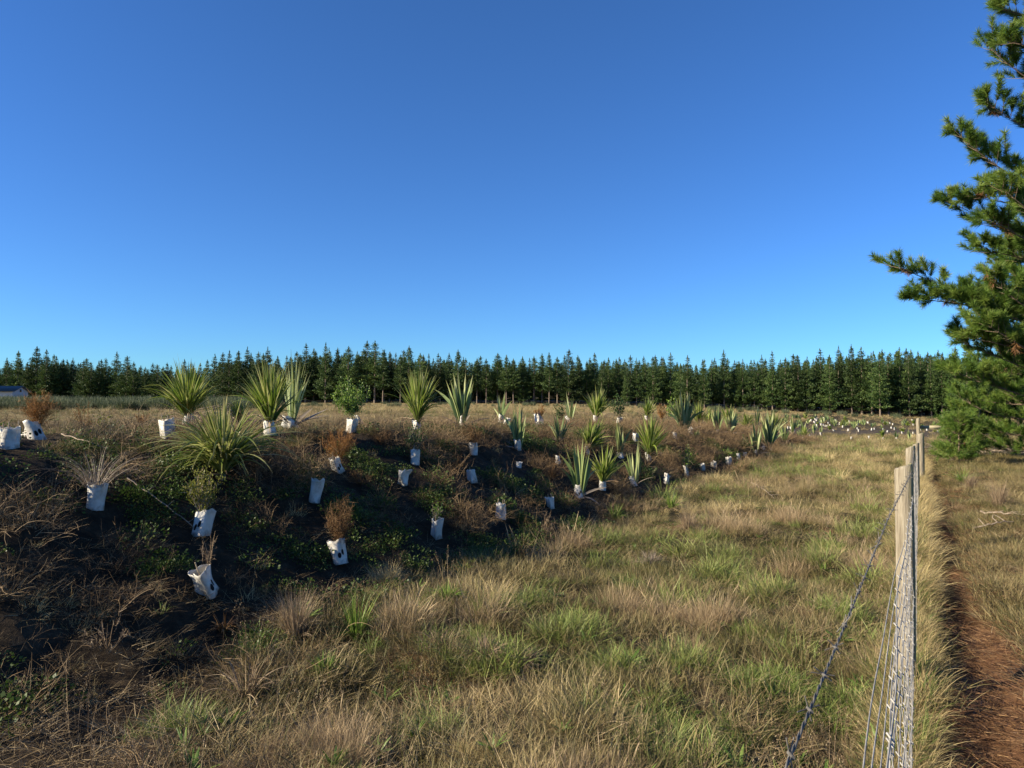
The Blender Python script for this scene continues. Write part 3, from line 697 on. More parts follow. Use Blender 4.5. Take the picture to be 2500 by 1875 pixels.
# ---- plants: kind, guard index or (u, v) of the base, v of the tip, half spread px, leaves, label
PLANTS = [
 ('orange', 1, 962, 40, 260, 'rounded orange-brown bush in the white guard at far left'),
 ('orange', (350, 1040), 1004, 22, 120, 'small orange bush standing unguarded in the dry field beyond the bank'),
 ('cabbage', 4, 872, 80, 130, 'cabbage tree with the widest fan of straight leaves, leftmost on the crest'),
 ('cabbage', 9, 872, 62, 110, 'dense upright cabbage tree on the crest touching the tall flax'),
 ('tallflax', 10, 862, 58, 16, 'tall loose flax with twisted leaves right of the dense cabbage tree'),
 ('arch', (545, 1172), 962, 120, 200, 'largest arching olive-green plant with drooping leaves, on the near slope'),
 ('cabbage', (585, 1036), 964, 34, 50, 'small pale cabbage tree seen just behind the arching plant'),
 ('hebe', 6, 1140, 48, 900, 'yellow-green leafy shrub in the square guard below the arching plant'),
 ('grey', 5, 1100, 95, 60, 'dead grey grass plant drooping over the cream round guard'),
 ('twig', 7, 1292, 30, 40, 'bare brown sapling in the leaning guard nearest the camera'),
 ('brownbush', 8, 1222, 36, 240, 'olive-brown bushy conifer in the guard with two black holes'),
 ('shrub', 11, 926, 44, 3000, 'round light-green leafy shrub alone on the crest'),
 ('cabbage', 13, 892, 40, 105, 'narrow upright cabbage tree in the middle of the crest'),
 ('flax', 14, 905, 42, 14, 'broad-leaved flax with one wide pale leaf, on the crest'),
 ('orangeb', 15, 1048, 46, 260, 'russet twiggy bush over the tipped guard on the slope'),
 ('dark', 17, 1040, 34, 520, 'dark green shaded shrub below the narrow cabbage tree'),
 ('brownbush', 18, 1034, 30, 160, 'small brown twiggy bush below the broad-leaved flax'),
 ('green', 21, 1222, 18, 160, 'small green sapling in the bluish guard low on the bank'),
 ('flax', 22, 952, 14, 8, 'small distant flax on the crest right of the broad-leaved one'),
 ('flax', 24, 986, 28, 13, 'yellow-edged flax in the bluish guard'),
 ('orange', 25, 988, 14, 90, 'small orange bush above the jagged guard on the crest'),
 ('flax', (1366, 1080), 1000, 34, 9, 'five-leaved flax among dead stems with no guard in sight'),
 ('dark', (1368, 1036), 985, 18, 330, 'dull green shrub behind the five-leaved flax'),
 ('flax', 26, 960, 24, 6, 'four-leaved flax on the crest left of the tallest cabbage tree'),
 ('cabbage', 27, 937, 34, 75, 'tallest cabbage tree behind the crest, bent to the right'),
 ('cabbage', 28, 1012, 46, 90, 'lopsided cabbage tree leaning right on the mid slope'),
 ('flax', 29, 1080, 32, 15, 'stiff pale flax in the bright guard with holes near the bank foot'),
 ('cabbage', 30, 1084, 44, 60, 'cabbage tree with leaves spread right, beside the stiff pale flax'),
 ('flax', 31, 1024, 18, 9, 'slim flax with two tall leaves in mid slope'),
 ('dark', 33, 962, 18, 420, 'tall dull-green shrub on the crest right of the tallest cabbage tree'),
 ('cabbage', 34, 1006, 48, 95, 'big bright cabbage tree in the middle of the right-hand slope'),
 ('cabbage', 35, 970, 22, 50, 'cabbage tree on the skyline left of the small orange bush'),
 ('orange', (1615, 1030), 985, 14, 110, 'slim orange bush between the skyline cabbage tree and the largest flax'),
 ('shrubf', (1640, 1032), 968, 16, 260, 'pale green shrub half hidden behind the largest flax'),
 ('flax', 36, 1080, 20, 8, 'flax with a single tall blade near the foot of the bank'),
 ('flax', (1670, 1060), 956, 50, 30, 'largest flax, a wide pale fan on the bank shoulder'),
 ('cabbage', (1706, 1046), 972, 24, 60, 'yellow-green cabbage tree pressed against the right of the largest flax'),
 ('green', 44, 1094, 22, 320, 'small leafy shrub in the narrow guard at the bank foot'),
 ('grassy', (1748, 1138), 1102, 22, 18, 'few green grassy blades rising by the leaning guard'),
 ('green', (1776, 1120), 1092, 12, 120, 'small dull shrub behind the square guard at the bank foot'),
 ('dark', (1816, 1108), 1068, 16, 260, 'dark green shrub behind the thin guards at the bank foot'),
 ('flax', 50, 990, 22, 14, 'thin flax behind the bank crest right of the largest flax'),
 ('flax', (1783, 1062), 998, 28, 20, 'grey-green flax on the bank shoulder beside a flattened guard'),
 ('flax', 52, 1032, 16, 13, 'pale upright flax at the very end of the bank'),
 ('flax', (1878, 1098), 1005, 40, 30, 'last big flax on the bank, dark blades spread wide'),
 ('flax', (1848, 1040), 990, 8, 6, 'lone narrow flax on the skyline above the bank end'),
 ('cabbage', (1890, 1062), 1000, 22, 50, 'yellowish cabbage tree just behind the last big flax'),
 ('cabbage', (1780, 1040), 985, 26, 60, 'yellow-green cabbage tree behind the thin flax on the skyline'),
 ('cabbage', (1732, 1044), 992, 22, 50, 'yellowish cabbage tree between the largest flax and the thin skyline flax'),
 ('cabbage', (1822, 1050), 1002, 24, 55, 'bushy yellow-green cabbage tree behind the flattened guard on the bank shoulder'),
 ('flax', (1915, 1082), 1034, 18, 16, 'low flax right of the last big flax where the bank runs out'),
 ('flax', (1936, 1060), 1016, 16, 14, 'pale flax standing just beyond the bank end'),
 ('cabbage', (1965, 1070), 1038, 14, 36, 'small cabbage tree on dark soil right of the bank end'),
 ('flax', (1592, 1048), 1006, 16, 10, 'narrow flax between the two middle cabbage trees on the crest'),
 ('flax', (1700, 1082), 1046, 16, 12, 'short grey-green flax below the largest flax on the slope'),
 ('dark', (1590, 1172), 1138, 22, 240, 'low dark shrub between the single-bladed flax and the shaded guard'),
 ('brownbush', (1120, 1150), 1108, 30, 140, 'brown dead brushy weed left of the tall-staked guard'),
 ('brownbush', (1345, 1180), 1128, 34, 150, 'tangled tan dead weed mound left of the stiff pale flax'),
 ('brownbush', (930, 1085), 1050, 34, 150, 'brown twiggy dead weed on the crest before the narrow cabbage tree'),
 ('brownbush', (690, 1120), 1078, 40, 160, 'spreading dead weed below the dense crest cabbage tree'),
 ('brownbush', (880, 1190), 1150, 38, 150, 'flat dead weed mat above the black-holed guard'),
]
for k, (kind, gi, vtop, sp, n, lab) in enumerate(PLANTS):
    if isinstance(gi, tuple): P = hit(*gi); u, vb = gi; KEEPOUT.append((P[0], P[1], .12))
    else: P, _ = GB[gi]; u, vb = GUARDS[gi][0], GUARDS[gi][2]
    D = P[1]; H = (vb - vtop) * D / F; R = sp * D / F; sd = 500 + k; gt = GUARDS[gi][2] - GUARDS[gi][1] if not isinstance(gi, tuple) else 0
    stem = min(.5, gt / (vb - vtop) + .06) if gt else .2
    if kind == 'cabbage':
        ln = {24: .18, 25: .30, 27: .16, 30: .1}.get(k, 0)
        cabbage('cabbage_tree', P, H * 1.08, R * 1.22, int(n * 1.15), sd, lab, lean=ln, stem=stem, group='cabbage trees on the planted bank', lmin=.55, wd=max(.02, .0016 * D, .028 * sqrt(H)))
    elif kind == 'arch': 
        r = cabbage('cabbage_tree', P, H * 1.08, R * .95, 120, sd, lab, 'olive', droop=.6, stem=.12, wd=.022, lmin=.6)
        g = np.random.default_rng(sd); q = 150; mb = MB(); a = g.random(q) * 6.28; a[60:105] = -pi / 2 + g.normal(0, .8, 45); a[:40] = pi + g.normal(0, .5, 40); a[40:60] = g.normal(-.2, .5, 20)
        strips(mb, np.stack([.03 * np.cos(a), .03 * np.sin(a), g.uniform(.05, .14, q)], 1), a, R * g.uniform(1.0, 2.1, q), .020, g.uniform(.15, .8, q), g.uniform(.9, 2.2, q), 10, 'strap', .35, .3, g)
        mb.obj('drooping_leaf', M['olive'], r)
    elif kind in ('flax', 'tallflax'):
        flax('flax', P, H * 1.08, R * 1.12, int(n * 1.35), sd, lab, 'flaxes on the planted bank', wd=max(.002 * D, .078 * H) if kind == 'flax' else .035)
    elif kind in ('shrub', 'dark', 'green', 'hebe', 'shrubf'):
        mt = {'shrub': 'shrub', 'dark': 'shrubdark', 'green': 'shrub', 'hebe': 'hebe', 'shrubf': 'shrub'}[kind]
        sz = max(.022, .0026 * D) if kind != 'hebe' else .02
        shrub('leafy_shrub', P, H, R, n, sd, lab, mt, 'leafy shrubs on the planted bank', sz, z0=stem)
    elif kind in ('orange', 'orangeb', 'brownbush'):
        bush('twiggy_bush', P, H * 1.04, R * 1.1, int(n * 2.4), sd, lab, {'orange': 'orange', 'orangeb': 'orange', 'brownbush': 'brown'}[kind], 'twiggy bushes on the planted bank', wd=max(.003, .00035 * D), lift=stem * .9)
    elif kind == 'grey': drygrass('dead_grass_plant', P + np.array([0, 0, .16]), .34, R * 1.5, 110, sd, lab, 'grey', None, 'dead plant', .0042, .3)
    elif kind == 'twig': bush('bare_sapling', P, H, R, 46, sd, lab, 'twig', None, 'sapling', .0035, .45)
    elif kind == 'grassy': drygrass('grassy_plant', P, H, R, n, sd, lab, 'olive', None, 'grass clump', .012, .7)

# ---- far planted slope: small guards and small plants
FB = [(1275,415),(1330,400),(1355,390),(1390,405),(1445,390),(1310,430),(1385,445),(1410,470),(1350,485),(1440,480),(1490,490),(1530,490),(1560,430),(1660,460),(1700,500),(1580,545),(1775,545),(1900,520),(1915,555),(2060,650),(1815,660),(1405,605),(1215,630),(1260,635),(1205,665),(1165,670),(1000,520),(960,515),(1035,515),(885,405),(755,425),(1140,480)]
FB = [(1750 + a * .1808, 950 + b * .1808) for a, b in FB] + [(2050 + a * .1808, 980 + b * .1808) for a, b in [(430,370),(470,360),(645,395),(700,345),(740,365),(845,415),(990,415),(585,500),(770,500),(1100,370),(1180,375),(1330,395)]]
fr = random.Random(5)
for _ in range(24):
    FB.append((fr.uniform(1930, 2235), 1022 + abs(fr.gauss(0, 1)) * 10 + fr.random() * 8))
def zone(u):
    return 'left end' if u < 1960 else 'middle' if u < 2050 else 'bare patch' if u < 2150 else 'right end by the fence'
for k, (u, v) in enumerate(FB):
    P = hit(u, v + 4); D = P[1]
    guard(P, max(.12, 3.3 * D / F) * fr.uniform(.8, 1.2), max(.16, 4.2 * D / F) * fr.uniform(.8, 1.3), 700 + k, 'tiny white guard on the far planted slope, at its ' + zone(u), 'sq' if k % 3 else 'tri', fr.uniform(.2, .8), fr.uniform(-.15, .3), 0, 0, 0, 'tiny white guards on the far slope, ' + zone(u))
FF = [(1750+1165*.1808, 1066, 1020, 10), (1750+1310*.1808, 1059, 1031, 9), (1750+1525*.1808, 1052, 1034, 6), (1950, 1064, 1048, 8), (1964, 1060, 1046, 7), (2050+580*.1808, 1072, 1042, 6), (2050+770*.1808, 1072, 1046, 10), (2050+945*.1808, 1076, 1042, 8), (2050+1000*.1808, 1039, 1022, 6), (1990, 1050, 1030, 9), (2005, 1056, 1036, 6)]
for _ in range(70):
    u = fr.uniform(1895, 2330); v = 1020 + abs(fr.gauss(0, 1)) * 11 + (u - 1900) * .045; hh = fr.uniform(9, 20)
    FF.append((u, v, v - hh, hh * fr.uniform(.35, .7)))
for k, (u, vb, vt, sp) in enumerate(FF):
    P = hit(u, vb); D = P[1]; H = (vb - vt) * D / F; R = sp * D / F
    if k % 3 == 2: cabbage('cabbage_tree', P, H, R, 26, 900 + k, 'small cabbage tree on the far planted slope, at its ' + zone(u), group='small cabbage trees on the far slope, ' + zone(u), wd=.0016 * D, stem=.25)
    else: flax('flax', P, H, R, 9, 900 + k, 'small flax on the far planted slope, at its ' + zone(u), 'small flaxes on the far slope, ' + zone(u), wd=.0022 * D)

# ------------------------------------------------------------------ plantation of pines
def farpine(seed, bare, wide=1.0, dense=1.0):
    rng = np.random.default_rng(seed); mb = MB(); Ht = 10.0; Ps = []; Ds = []; Sz = []; Tn = []
    z = bare * Ht + .3; tube_pts = []; dz = .46
    while z < Ht - .75:
        f = (z - bare * Ht) / (Ht * (1 - bare))
        rad = wide * (2.35 * (1 - f) ** 1.0 * min(1, .55 + f * 3.0) * (1 - .45 * max(0, f - .65) / .35) + .02) * rng.uniform(.8, 1.15)
        nb = max(3, int((7 if f < .75 else 5) * dense))
        a0 = rng.random() * 6.28
        for b in range(nb):
            if rng.random() < .12: continue
            az = a0 + b * 6.28 / nb + rng.normal(0, .25); L = rad * rng.uniform(.65, 1.15); el = .10 + .85 * f + rng.normal(0, .22)
            bt = rng.random()
            m = max(2, int(3 + L * 4.6))
            for t in np.linspace(.22, 1, m):
                c = np.array([cos(az) * L * t, sin(az) * L * t, z + L * t * tan(el) * .5 + .12 * t * t * L - .05 * L])
                kk = 7 if t > .5 else 5
                for _ in range(kk):
                    Ps.append(c + rng.normal(0, .11 + .05 * L * t, 3) * np.array([1, 1, .5]))
                    d = np.array([cos(az), sin(az), rng.uniform(.1, 1.0)]) + rng.normal(0, .55, 3)
                    Ds.append(d); Sz.append(rng.uniform(.20, .38) * (1 - .55 * f)); Tn.append(np.clip(.5 * bt + .5 * rng.random(), 0, 1))
        z += dz * rng.uniform(.5, 1.25) * (1 - .3 * f)
    for k in range(34):
        q = rng.random(); Ps.append(np.array([rng.normal(0, .10 * (1 - q)), rng.normal(0, .10 * (1 - q)), Ht - 1.0 + .85 * q])); Ds.append(np.array([rng.normal(0, .45 * (1.1 - q)), rng.normal(0, .45 * (1.1 - q)), 1])); Sz.append(.30 - .1 * q); Tn.append(rng.random())
    leaves(mb, np.array(Ps), np.array(Ds), np.array(Sz), rng, .5, np.array(Tn))
    crown = mb.mesh('crown', M['farneedle'])
    mt = MB(); bend = rng.normal(0, .08)
    tube(mt, [(bend * sin(t * 3), bend * t, t * Ht) for t in np.linspace(-.03, .98, 9)], np.linspace(.15, .02, 9), 6)
    mtk = mt.mesh('trunk', M['bark'], True)
    md = MB(); n = 26
    b = np.zeros((n, 3)); b[:, 2] = rng.uniform(.1, max(.2, bare + .18), n) * Ht
    strips(md, b, rng.random(n) * 6.28, rng.uniform(.5, 1.5, n), .03, rng.uniform(1.0, 1.75, n), rng.uniform(-.3, .2, n), 4, 'twig', 1, rng=rng, wig=.08)
    return crown, mtk, md.mesh('dead_branch', M['deadtwig'])
FP = [farpine(1100 + k, b, w, d) for k, (b, w, d) in enumerate([(.06, 1.0, 1), (.10, .85, 1), (.24, .85, 1), (.30, .78, 1), (.04, 1.12, 1), (.16, .9, 1), (.28, .9, .9), (.08, .75, 1), (.05, 1.25, 1.2), (.12, 1.0, 1.1), (.26, 1.0, 1)])]
TOPV_U = [-400, 0, 100, 200, 300, 400, 505, 545, 640, 760, 860, 1000, 1150, 1300, 1450, 1600, 1720, 1800, 1900, 2000, 2100, 2160, 2250, 2330, 2900]
TOPV_V = [868, 866, 856, 862, 868, 878, 880, 860, 848, 842, 840, 845, 856, 860, 858, 858, 866, 858, 856, 848, 842, 836, 843, 838, 838]
def tree_depth(u):
    return float(np.interp(u, [-400, 0, 500, 540, 1000, 1500, 1850, 2100, 2330, 2900], [150, 146, 140, 124, 116, 108, 100, 94, 88, 84]))
REFS = [(30, 'the gabled house'), (90, 'the rounded orange bush'), (240, 'the bare field scrub'), (350, 'the small field orange bush'), (455, 'the widest cabbage tree'), (580, 'the small pale cabbage tree'), (660, 'the dense crest cabbage tree'), (735, 'the tall loose flax'), (868, 'the round light-green shrub'), (1020, 'the narrow upright cabbage tree'), (1145, 'the broad-leaved flax'), (1225, 'the small distant flax'), (1318, 'the jagged guard'), (1405, 'the four-leaved flax'), (1455, 'the tallest crest cabbage tree'), (1512, 'the tall dull-green shrub'), (1581, 'the skyline cabbage tree'), (1670, 'the largest flax'), (1780, 'the thin skyline flax'), (1880, 'the last big flax'), (1970, 'the far slope\'s left end'), (2060, 'the far slope\'s middle'), (2150, 'the far slope\'s bare patch'), (2240, 'the fence\'s gatepost'), (2310, 'the near pine\'s left edge')]
ORD = ['first', 'second', 'third', 'fourth', 'fifth', 'sixth', 'seventh', 'eighth', 'ninth', 'tenth', 'eleventh', 'twelfth', 'thirteenth', 'fourteenth']
tr = random.Random(11)
def put_pine(u, Y, vtop, var, label, group):
    X = (u - CU) / F * Y; z = zz(X, Y)
    H = EYE + (HOR - vtop) / F * Y - z
    c, t, d = FP[var]; s = H / 10
    r = empty('pine_tree', (X, Y, z), label, 'pine tree', group, tr.random() * 6.28)
    w = s * tr.uniform(.8, 1.25); r.scale = (w, w, s)
    for nm, me in (('crown', c), ('trunk', t), ('dead_branch', d)):
        o = bpy.data.objects.new(nm, me); COL.objects.link(o); o.parent = r
    return r
us = []; u = -30.0
while u < 2420:
    us.append(u); u += tr.uniform(16, 29) * (1 if u < 1850 else 1.2)
cnt = {}
for u in us:
    ref = min(REFS, key=lambda r: abs(r[0] - u)); c = cnt.get(ref[1], 0); cnt[ref[1]] = c + 1
    vt = np.interp(u, TOPV_U, TOPV_V) + tr.choice([tr.uniform(-14, 0), tr.uniform(0, 30), tr.uniform(5, 25)])
    hide = u > 2330
    bare = 850 < u < 1420 and tr.random() < .75
    var = tr.choice([2, 3, 6, 10]) if bare else tr.choice([0, 1, 4, 5, 7, 8, 9])
    look = 'bare-trunked' if bare else 'full-skirted'
    put_pine(u, tree_depth(u) + tr.uniform(-1.5, 2.5), vt, var, '%s front-row plantation pine, %s from the left above %s' % (look, ORD[c], ref[1]), 'front row pines of the plantation')
for row, (off, step, dv) in enumerate([(5, 29, (6, 36)), (10, 31, (8, 38))]):
    u = -35.0
    while u < 2340:
        ref = min(REFS, key=lambda r: abs(r[0] - u))
        put_pine(u, tree_depth(u) + off + tr.uniform(-1.5, 1.5), np.interp(u, TOPV_U, TOPV_V) + tr.uniform(*dv), tr.randrange(11), ('pine' if row == 0 else 'rear pine') + ' whose spiky top shows between front row pines above ' + ref[1], 'pines behind the front row above ' + ref[1])
        u += tr.uniform(.7, 1.3) * step
# the wood behind, one mass
def mass(n):
    u = RNG.uniform(-500, 2900, n); Y = np.array([tree_depth(a) for a in u]) + RNG.uniform(14, 60, n)
    X = (u - CU) / F * Y; z = Z(X, Y)
    Hh = (EYE + (HOR - (np.interp(u, TOPV_U, TOPV_V) + RNG.uniform(24, 56, n))) / F * Y - z)
    return np.stack([X, Y, z], 1), Hh / 10
pos, sc_ = mass(1100)
rot = np.zeros((len(pos), 3)); rot[:, 2] = RNG.random(len(pos)) * 6.28
scatter('pine_wood', 'dark mass of the pine plantation behind its first rows', 'wood', [FP[q][0] for q in (0, 1, 4, 8)], M['farneedle'], pos, sc_ * 1.02, RNG.random(len(pos)), rot=rot)

# ------------------------------------------------------------------ house at far left
hp = at_depth(28, 975, 96.); hz = zz(hp[0], hp[1])
house = empty('house', (-68.6, 95.4, hz), 'low white house with a grey gabled roof before the plantation at far left', 'house', None, radians(15))
Lh, Wh, eh, rh = 11, 5.2, EYE + (990 - 956) / F * 96 - hz, EYE + (990 - 946) / F * 96 - hz + .1
m = MB(); x0, x1, y0, y1 = -Lh + 2.2, 2.2, -Wh / 2, Wh / 2
m.add([(x0, y0, -.3), (x1, y0, -.3), (x1, y1, -.3), (x0, y1, -.3), (x0, y0, eh), (x1, y0, eh), (x1, y1, eh), (x0, y1, eh), (x0, 0, rh), (x1, 0, rh)],
      [[0, 1, 5, 4], [2, 3, 7, 6]]); m.add([(x1, y0, -.3), (x1, y1, -.3), (x1, y1, eh), (x1, 0, rh), (x1, y0, eh)], [[0, 1, 2, 3, 4]]); m.add([(x0, y0, -.3), (x0, y1, -.3), (x0, y1, eh), (x0, 0, rh), (x0, y0, eh)], [[4, 3, 2, 1, 0]])
m.obj('wall', M['wall'], house)
m = MB(); e = .35; dzr = (rh - eh) / (Wh / 2) * e
for sgn in (-1, 1):
    a = [(x0 - e, 0, rh + .02), (x1 + e, 0, rh + .02), (x1 + e, sgn * (Wh / 2 + e), eh - dzr + .02), (x0 - e, sgn * (Wh / 2 + e), eh - dzr + .02)]
    b = [(x, y, zq + .08) for x, y, zq in a]
    m.add(a + b, [[0, 1, 2, 3], [4, 7, 6, 5], [0, 4, 5, 1], [1, 5, 6, 2], [2, 6, 7, 3], [3, 7, 4, 0]])
m.obj('roof', M['roof'], house)
m = MB(); box(m, (x1 + .02, 0, eh + .12), (.06, .5, .35)); wd_ = m.obj('window', M['glass'], house)
m = MB(); box(m, (-4, 0, rh + .16), (2.2, .5, .16)); m.obj('roof_vent', M['wall'], house)

# ------------------------------------------------------------------ near pines at right
def needle_brush(mb, P, D, Ls, rng, per=60, nl=.13, nw=.008, tone0=None):
    """needles round shoots starting at P, pointing D, length Ls"""
    P = np.repeat(P, per, 0); N = len(P); S = len(Ls)
    Dn = D / np.linalg.norm(D, axis=1)[:, None]; Dn = np.repeat(Dn, per, 0)
    t = rng.random(N) ** .8 * np.repeat(Ls, per)
    r = rng.normal(0, 1, (N, 3)); s = np.cross(Dn, r); s /= np.linalg.norm(s, axis=1)[:, None] + 1e-9
    k = rng.uniform(.45, 1.0, N)[:, None]
    d = Dn * (1.05 - k * .55) + s * k; d[:, 2] += .08; d /= np.linalg.norm(d, axis=1)[:, None]
    b = P + Dn * t[:, None]; L = (nl * rng.uniform(.7, 1.15, N))[:, None]
    w = np.cross(d, rng.normal(0, 1, (N, 3))); w /= np.linalg.norm(w, axis=1)[:, None] + 1e-9
    V = np.stack([b - w * nw * .5, b + w * nw * .5, b + d * L], 1)
    base = np.repeat(rng.random(S), per) if tone0 is None else np.repeat(tone0, per)
    mb.add(V.reshape(-1, 3), np.arange(N)[:, None] * 3 + np.arange(3)[None, :], np.repeat(np.clip(.6 * base + .4 * rng.random(N), 0, 1), 3))
def bez(a, b, c, n):
    t = np.linspace(0, 1, n)[:, None]
    return (1 - t) ** 2 * a + 2 * t * (1 - t) * b + t * t * c
def nearpine(loc, H, seed, label, rad, explicit=(), z0=.8, per=60, whorl=.62, nb=5, azr=None, nl=.13, nw=.009, group=None, skip=0., lv=(.7, 1.1)):
    rng = np.random.default_rng(seed); loc = np.asarray(loc, float)
    r = empty('pine_tree', loc, label, 'pine tree', group)
    mt = MB(); tube(mt, [(0, 0, t * H) for t in np.linspace(-.02, .99, 10)], np.linspace(.022 * H * .8, .01, 10), 10); mt.obj('trunk', M['pinebark'], r, smooth=True)
    br = []
    z = z0
    while z < H - .3:
        f = z / H; R = rad(f)
        a0 = rng.random() * 6.28
        for b in range(nb):
            az = a0 + b * 6.28 / nb + rng.normal(0, .3); L = R * rng.uniform(*lv)
            p0 = np.array([0, 0, z]); p2 = np.array([cos(az) * L, sin(az) * L, z + L * (rng.uniform(.0, .35) + .5 * f)])
            p1 = np.array([cos(az) * L * .6, sin(az) * L * .6, z + L * (-.05 + .2 * f)])
            br.append((p0, p1, p2))
        z += whorl * rng.uniform(.8, 1.2)
    for p1, p2 in explicit:
        p2 = np.asarray(p2) - loc; p1 = np.asarray(p1) - loc
        p0 = np.array([0, 0, p1[2] - .45 * abs(np.hypot(*p1[:2])) * .5]); br.append((p0, p1, p2))
    mb = MB(); ml = MB(); SP = []; SD = []; SL = []
    for (p0, p1, p2) in br:
        L = np.linalg.norm(p2 - p0); n = max(5, int(L / .30)); pts = bez(p0, p1, p2, n)
        tube(ml, pts, np.linspace(.006 + .0055 * L, .004, n), 5, cap=False)
        SP.append(pts[-1]); d = pts[-1] - pts[-2]; d = d / np.linalg.norm(d) + np.array([0, 0, .35]); SD.append(d); SL.append(.32)
        for k in range(max(1, int(n * .22)), n):
            tq = k / (n - 1)
            for s in ((-1, 1) if k % 2 else (1, -1, 0)):
                if rng.random() < skip: continue
                dirn = pts[k] - pts[k - 1]; dirn /= np.linalg.norm(dirn) + 1e-9
                side = np.cross(dirn, [0, 0, 1.]); side /= np.linalg.norm(side) + 1e-9
                d = dirn * rng.uniform(.45, .9) + side * s * rng.uniform(.4, 1.0) + np.array([0, 0, rng.uniform(.05, .7)])
                d /= np.linalg.norm(d); l = rng.uniform(.25, .62) * min(1.25, .45 + .3 * L) * (1.15 - .45 * tq)
                q = pts[k] + d * l
                tube(ml, [pts[k], pts[k] + d * l * .5 + np.array([0, 0, -.02]), q], [.007, .005, .004], 4, cap=False)
                SP.append(q - d * .12); SD.append(d + np.array([0, 0, .45])); SL.append(rng.uniform(.22, .36))
                SP.append(pts[k] + d * l * .4); SD.append(d + rng.normal(0, .3, 3) + np.array([0, 0, .2])); SL.append(rng.uniform(.2, .3))
                if rng.random() < .6:
                    d2 = d + rng.normal(0, .45, 3); SP.append(pts[k] + d * l * .7); SD.append(d2); SL.append(rng.uniform(.16, .28))
    SP, SD, SL = np.array(SP), np.array(SD), np.array(SL)
    dead = rng.random(len(SP)) < .014
    needle_brush(mb, SP[~dead], SD[~dead], SL[~dead], rng, per, nl, nw)
    mb.obj('crown', M['needle'], r)
    md = MB(); needle_brush(md, SP[dead], SD[dead] * -1 + .2, SL[dead], rng, per // 2, nl * .9, nw); md.obj('dead_needle_clump', M['needlebrown'], r)
    ml.obj('limb', M['pinebark'], r)
    return r, len(SP)
TY = 17.0
tl = np.array([(2790 - CU) / F * TY, TY, 0]); tl[2] = zz(tl[0], tl[1])
A = lambda u, v, Y: at_depth(u, v, Y)
EXPL = [(A(2560, 860, 15.8), A(2350, 735, 15.6)), (A(2570, 930, 16), A(2338, 830, 15.9)), (A(2570, 990, 16), A(2345, 915, 16)), (A(2580, 900, 15), A(2420, 800, 14.8)), (A(2580, 820, 15), A(2430, 690, 14.9)), (A(2480, 770, 16.4), A(2198, 655, 15.8)), (A(2420, 740, 16.2), A(2228, 730, 15.4)), (A(2520, 600, 16.4), A(2325, 495, 16.2)), (A(2520, 640, 17), A(2398, 605, 16)),
        (A(2480, 470, 16.2), A(2330, 318, 16.0)), (A(2500, 500, 16.6), A(2378, 480, 15.7)), (A(2520, 420, 16.2), A(2388, 360, 16.6)), (A(2510, 330, 16.4), A(2412, 252, 16.2)),
        (A(2520, 225, 16.2), A(2406, 106, 16.2)), (A(2540, 120, 16), A(2468, 100, 15.6)), (A(2520, 30, 16), A(2453, 25, 16.2)), (A(2560, 620, 15.4), A(2428, 540, 15)), (A(2560, 800, 15.6), A(2358, 740, 15.2)), (A(2560, 860, 15.6), A(2388, 830, 15.4)), (A(2560, 560, 15), A(2448, 460, 15)),]
_, n1 = nearpine(tl, 15.5, 1300, 'tall near pine with long upturned branches reaching in from the right edge', lambda f: 3.1 * (1 - f) ** .7 * min(1, .35 + 2.2 * f), EXPL, z0=2.2, per=150, whorl=.9, nb=4, nl=.175, nw=.0115, skip=.2)
t2 = np.array([(2545 - CU) / F * 22, 22., 0]); t2[2] = zz(t2[0], t2[1])
_, n2 = nearpine(t2, 7.2, 1301, 'dense bushy pine skirted to the ground, below the tall near pine', lambda f: 2.4 * (1 - f) ** .38 * min(1, .85 + f), (), z0=.35, per=85, skip=.05, lv=(.6, 1.15), whorl=.42, nb=8, nl=.15, nw=.012)
t3 = hit(2342, 1134)
_, n3 = nearpine(t3, 1.55, 1302, 'small pine seedling standing alone beside the path', lambda f: .52 * (1 - f) ** .6, (), z0=.12, per=34, whorl=.24, nb=5, nl=.11, nw=.009, lv=(.4, 1.35))
t4 = hit(2330, 1080); t4[1] = 24.; t4[0] = (2352 - CU) / F * 24; t4[2] = zz(t4[0], 24.)
nearpine(t4, 2.2, 1303, 'young pine just behind the seedling, merging into the bushy pine', lambda f: .6 * (1 - f) ** .6, (), z0=.2, per=34, whorl=.34, nb=5, nl=.13, nw=.011, lv=(.4, 1.35))

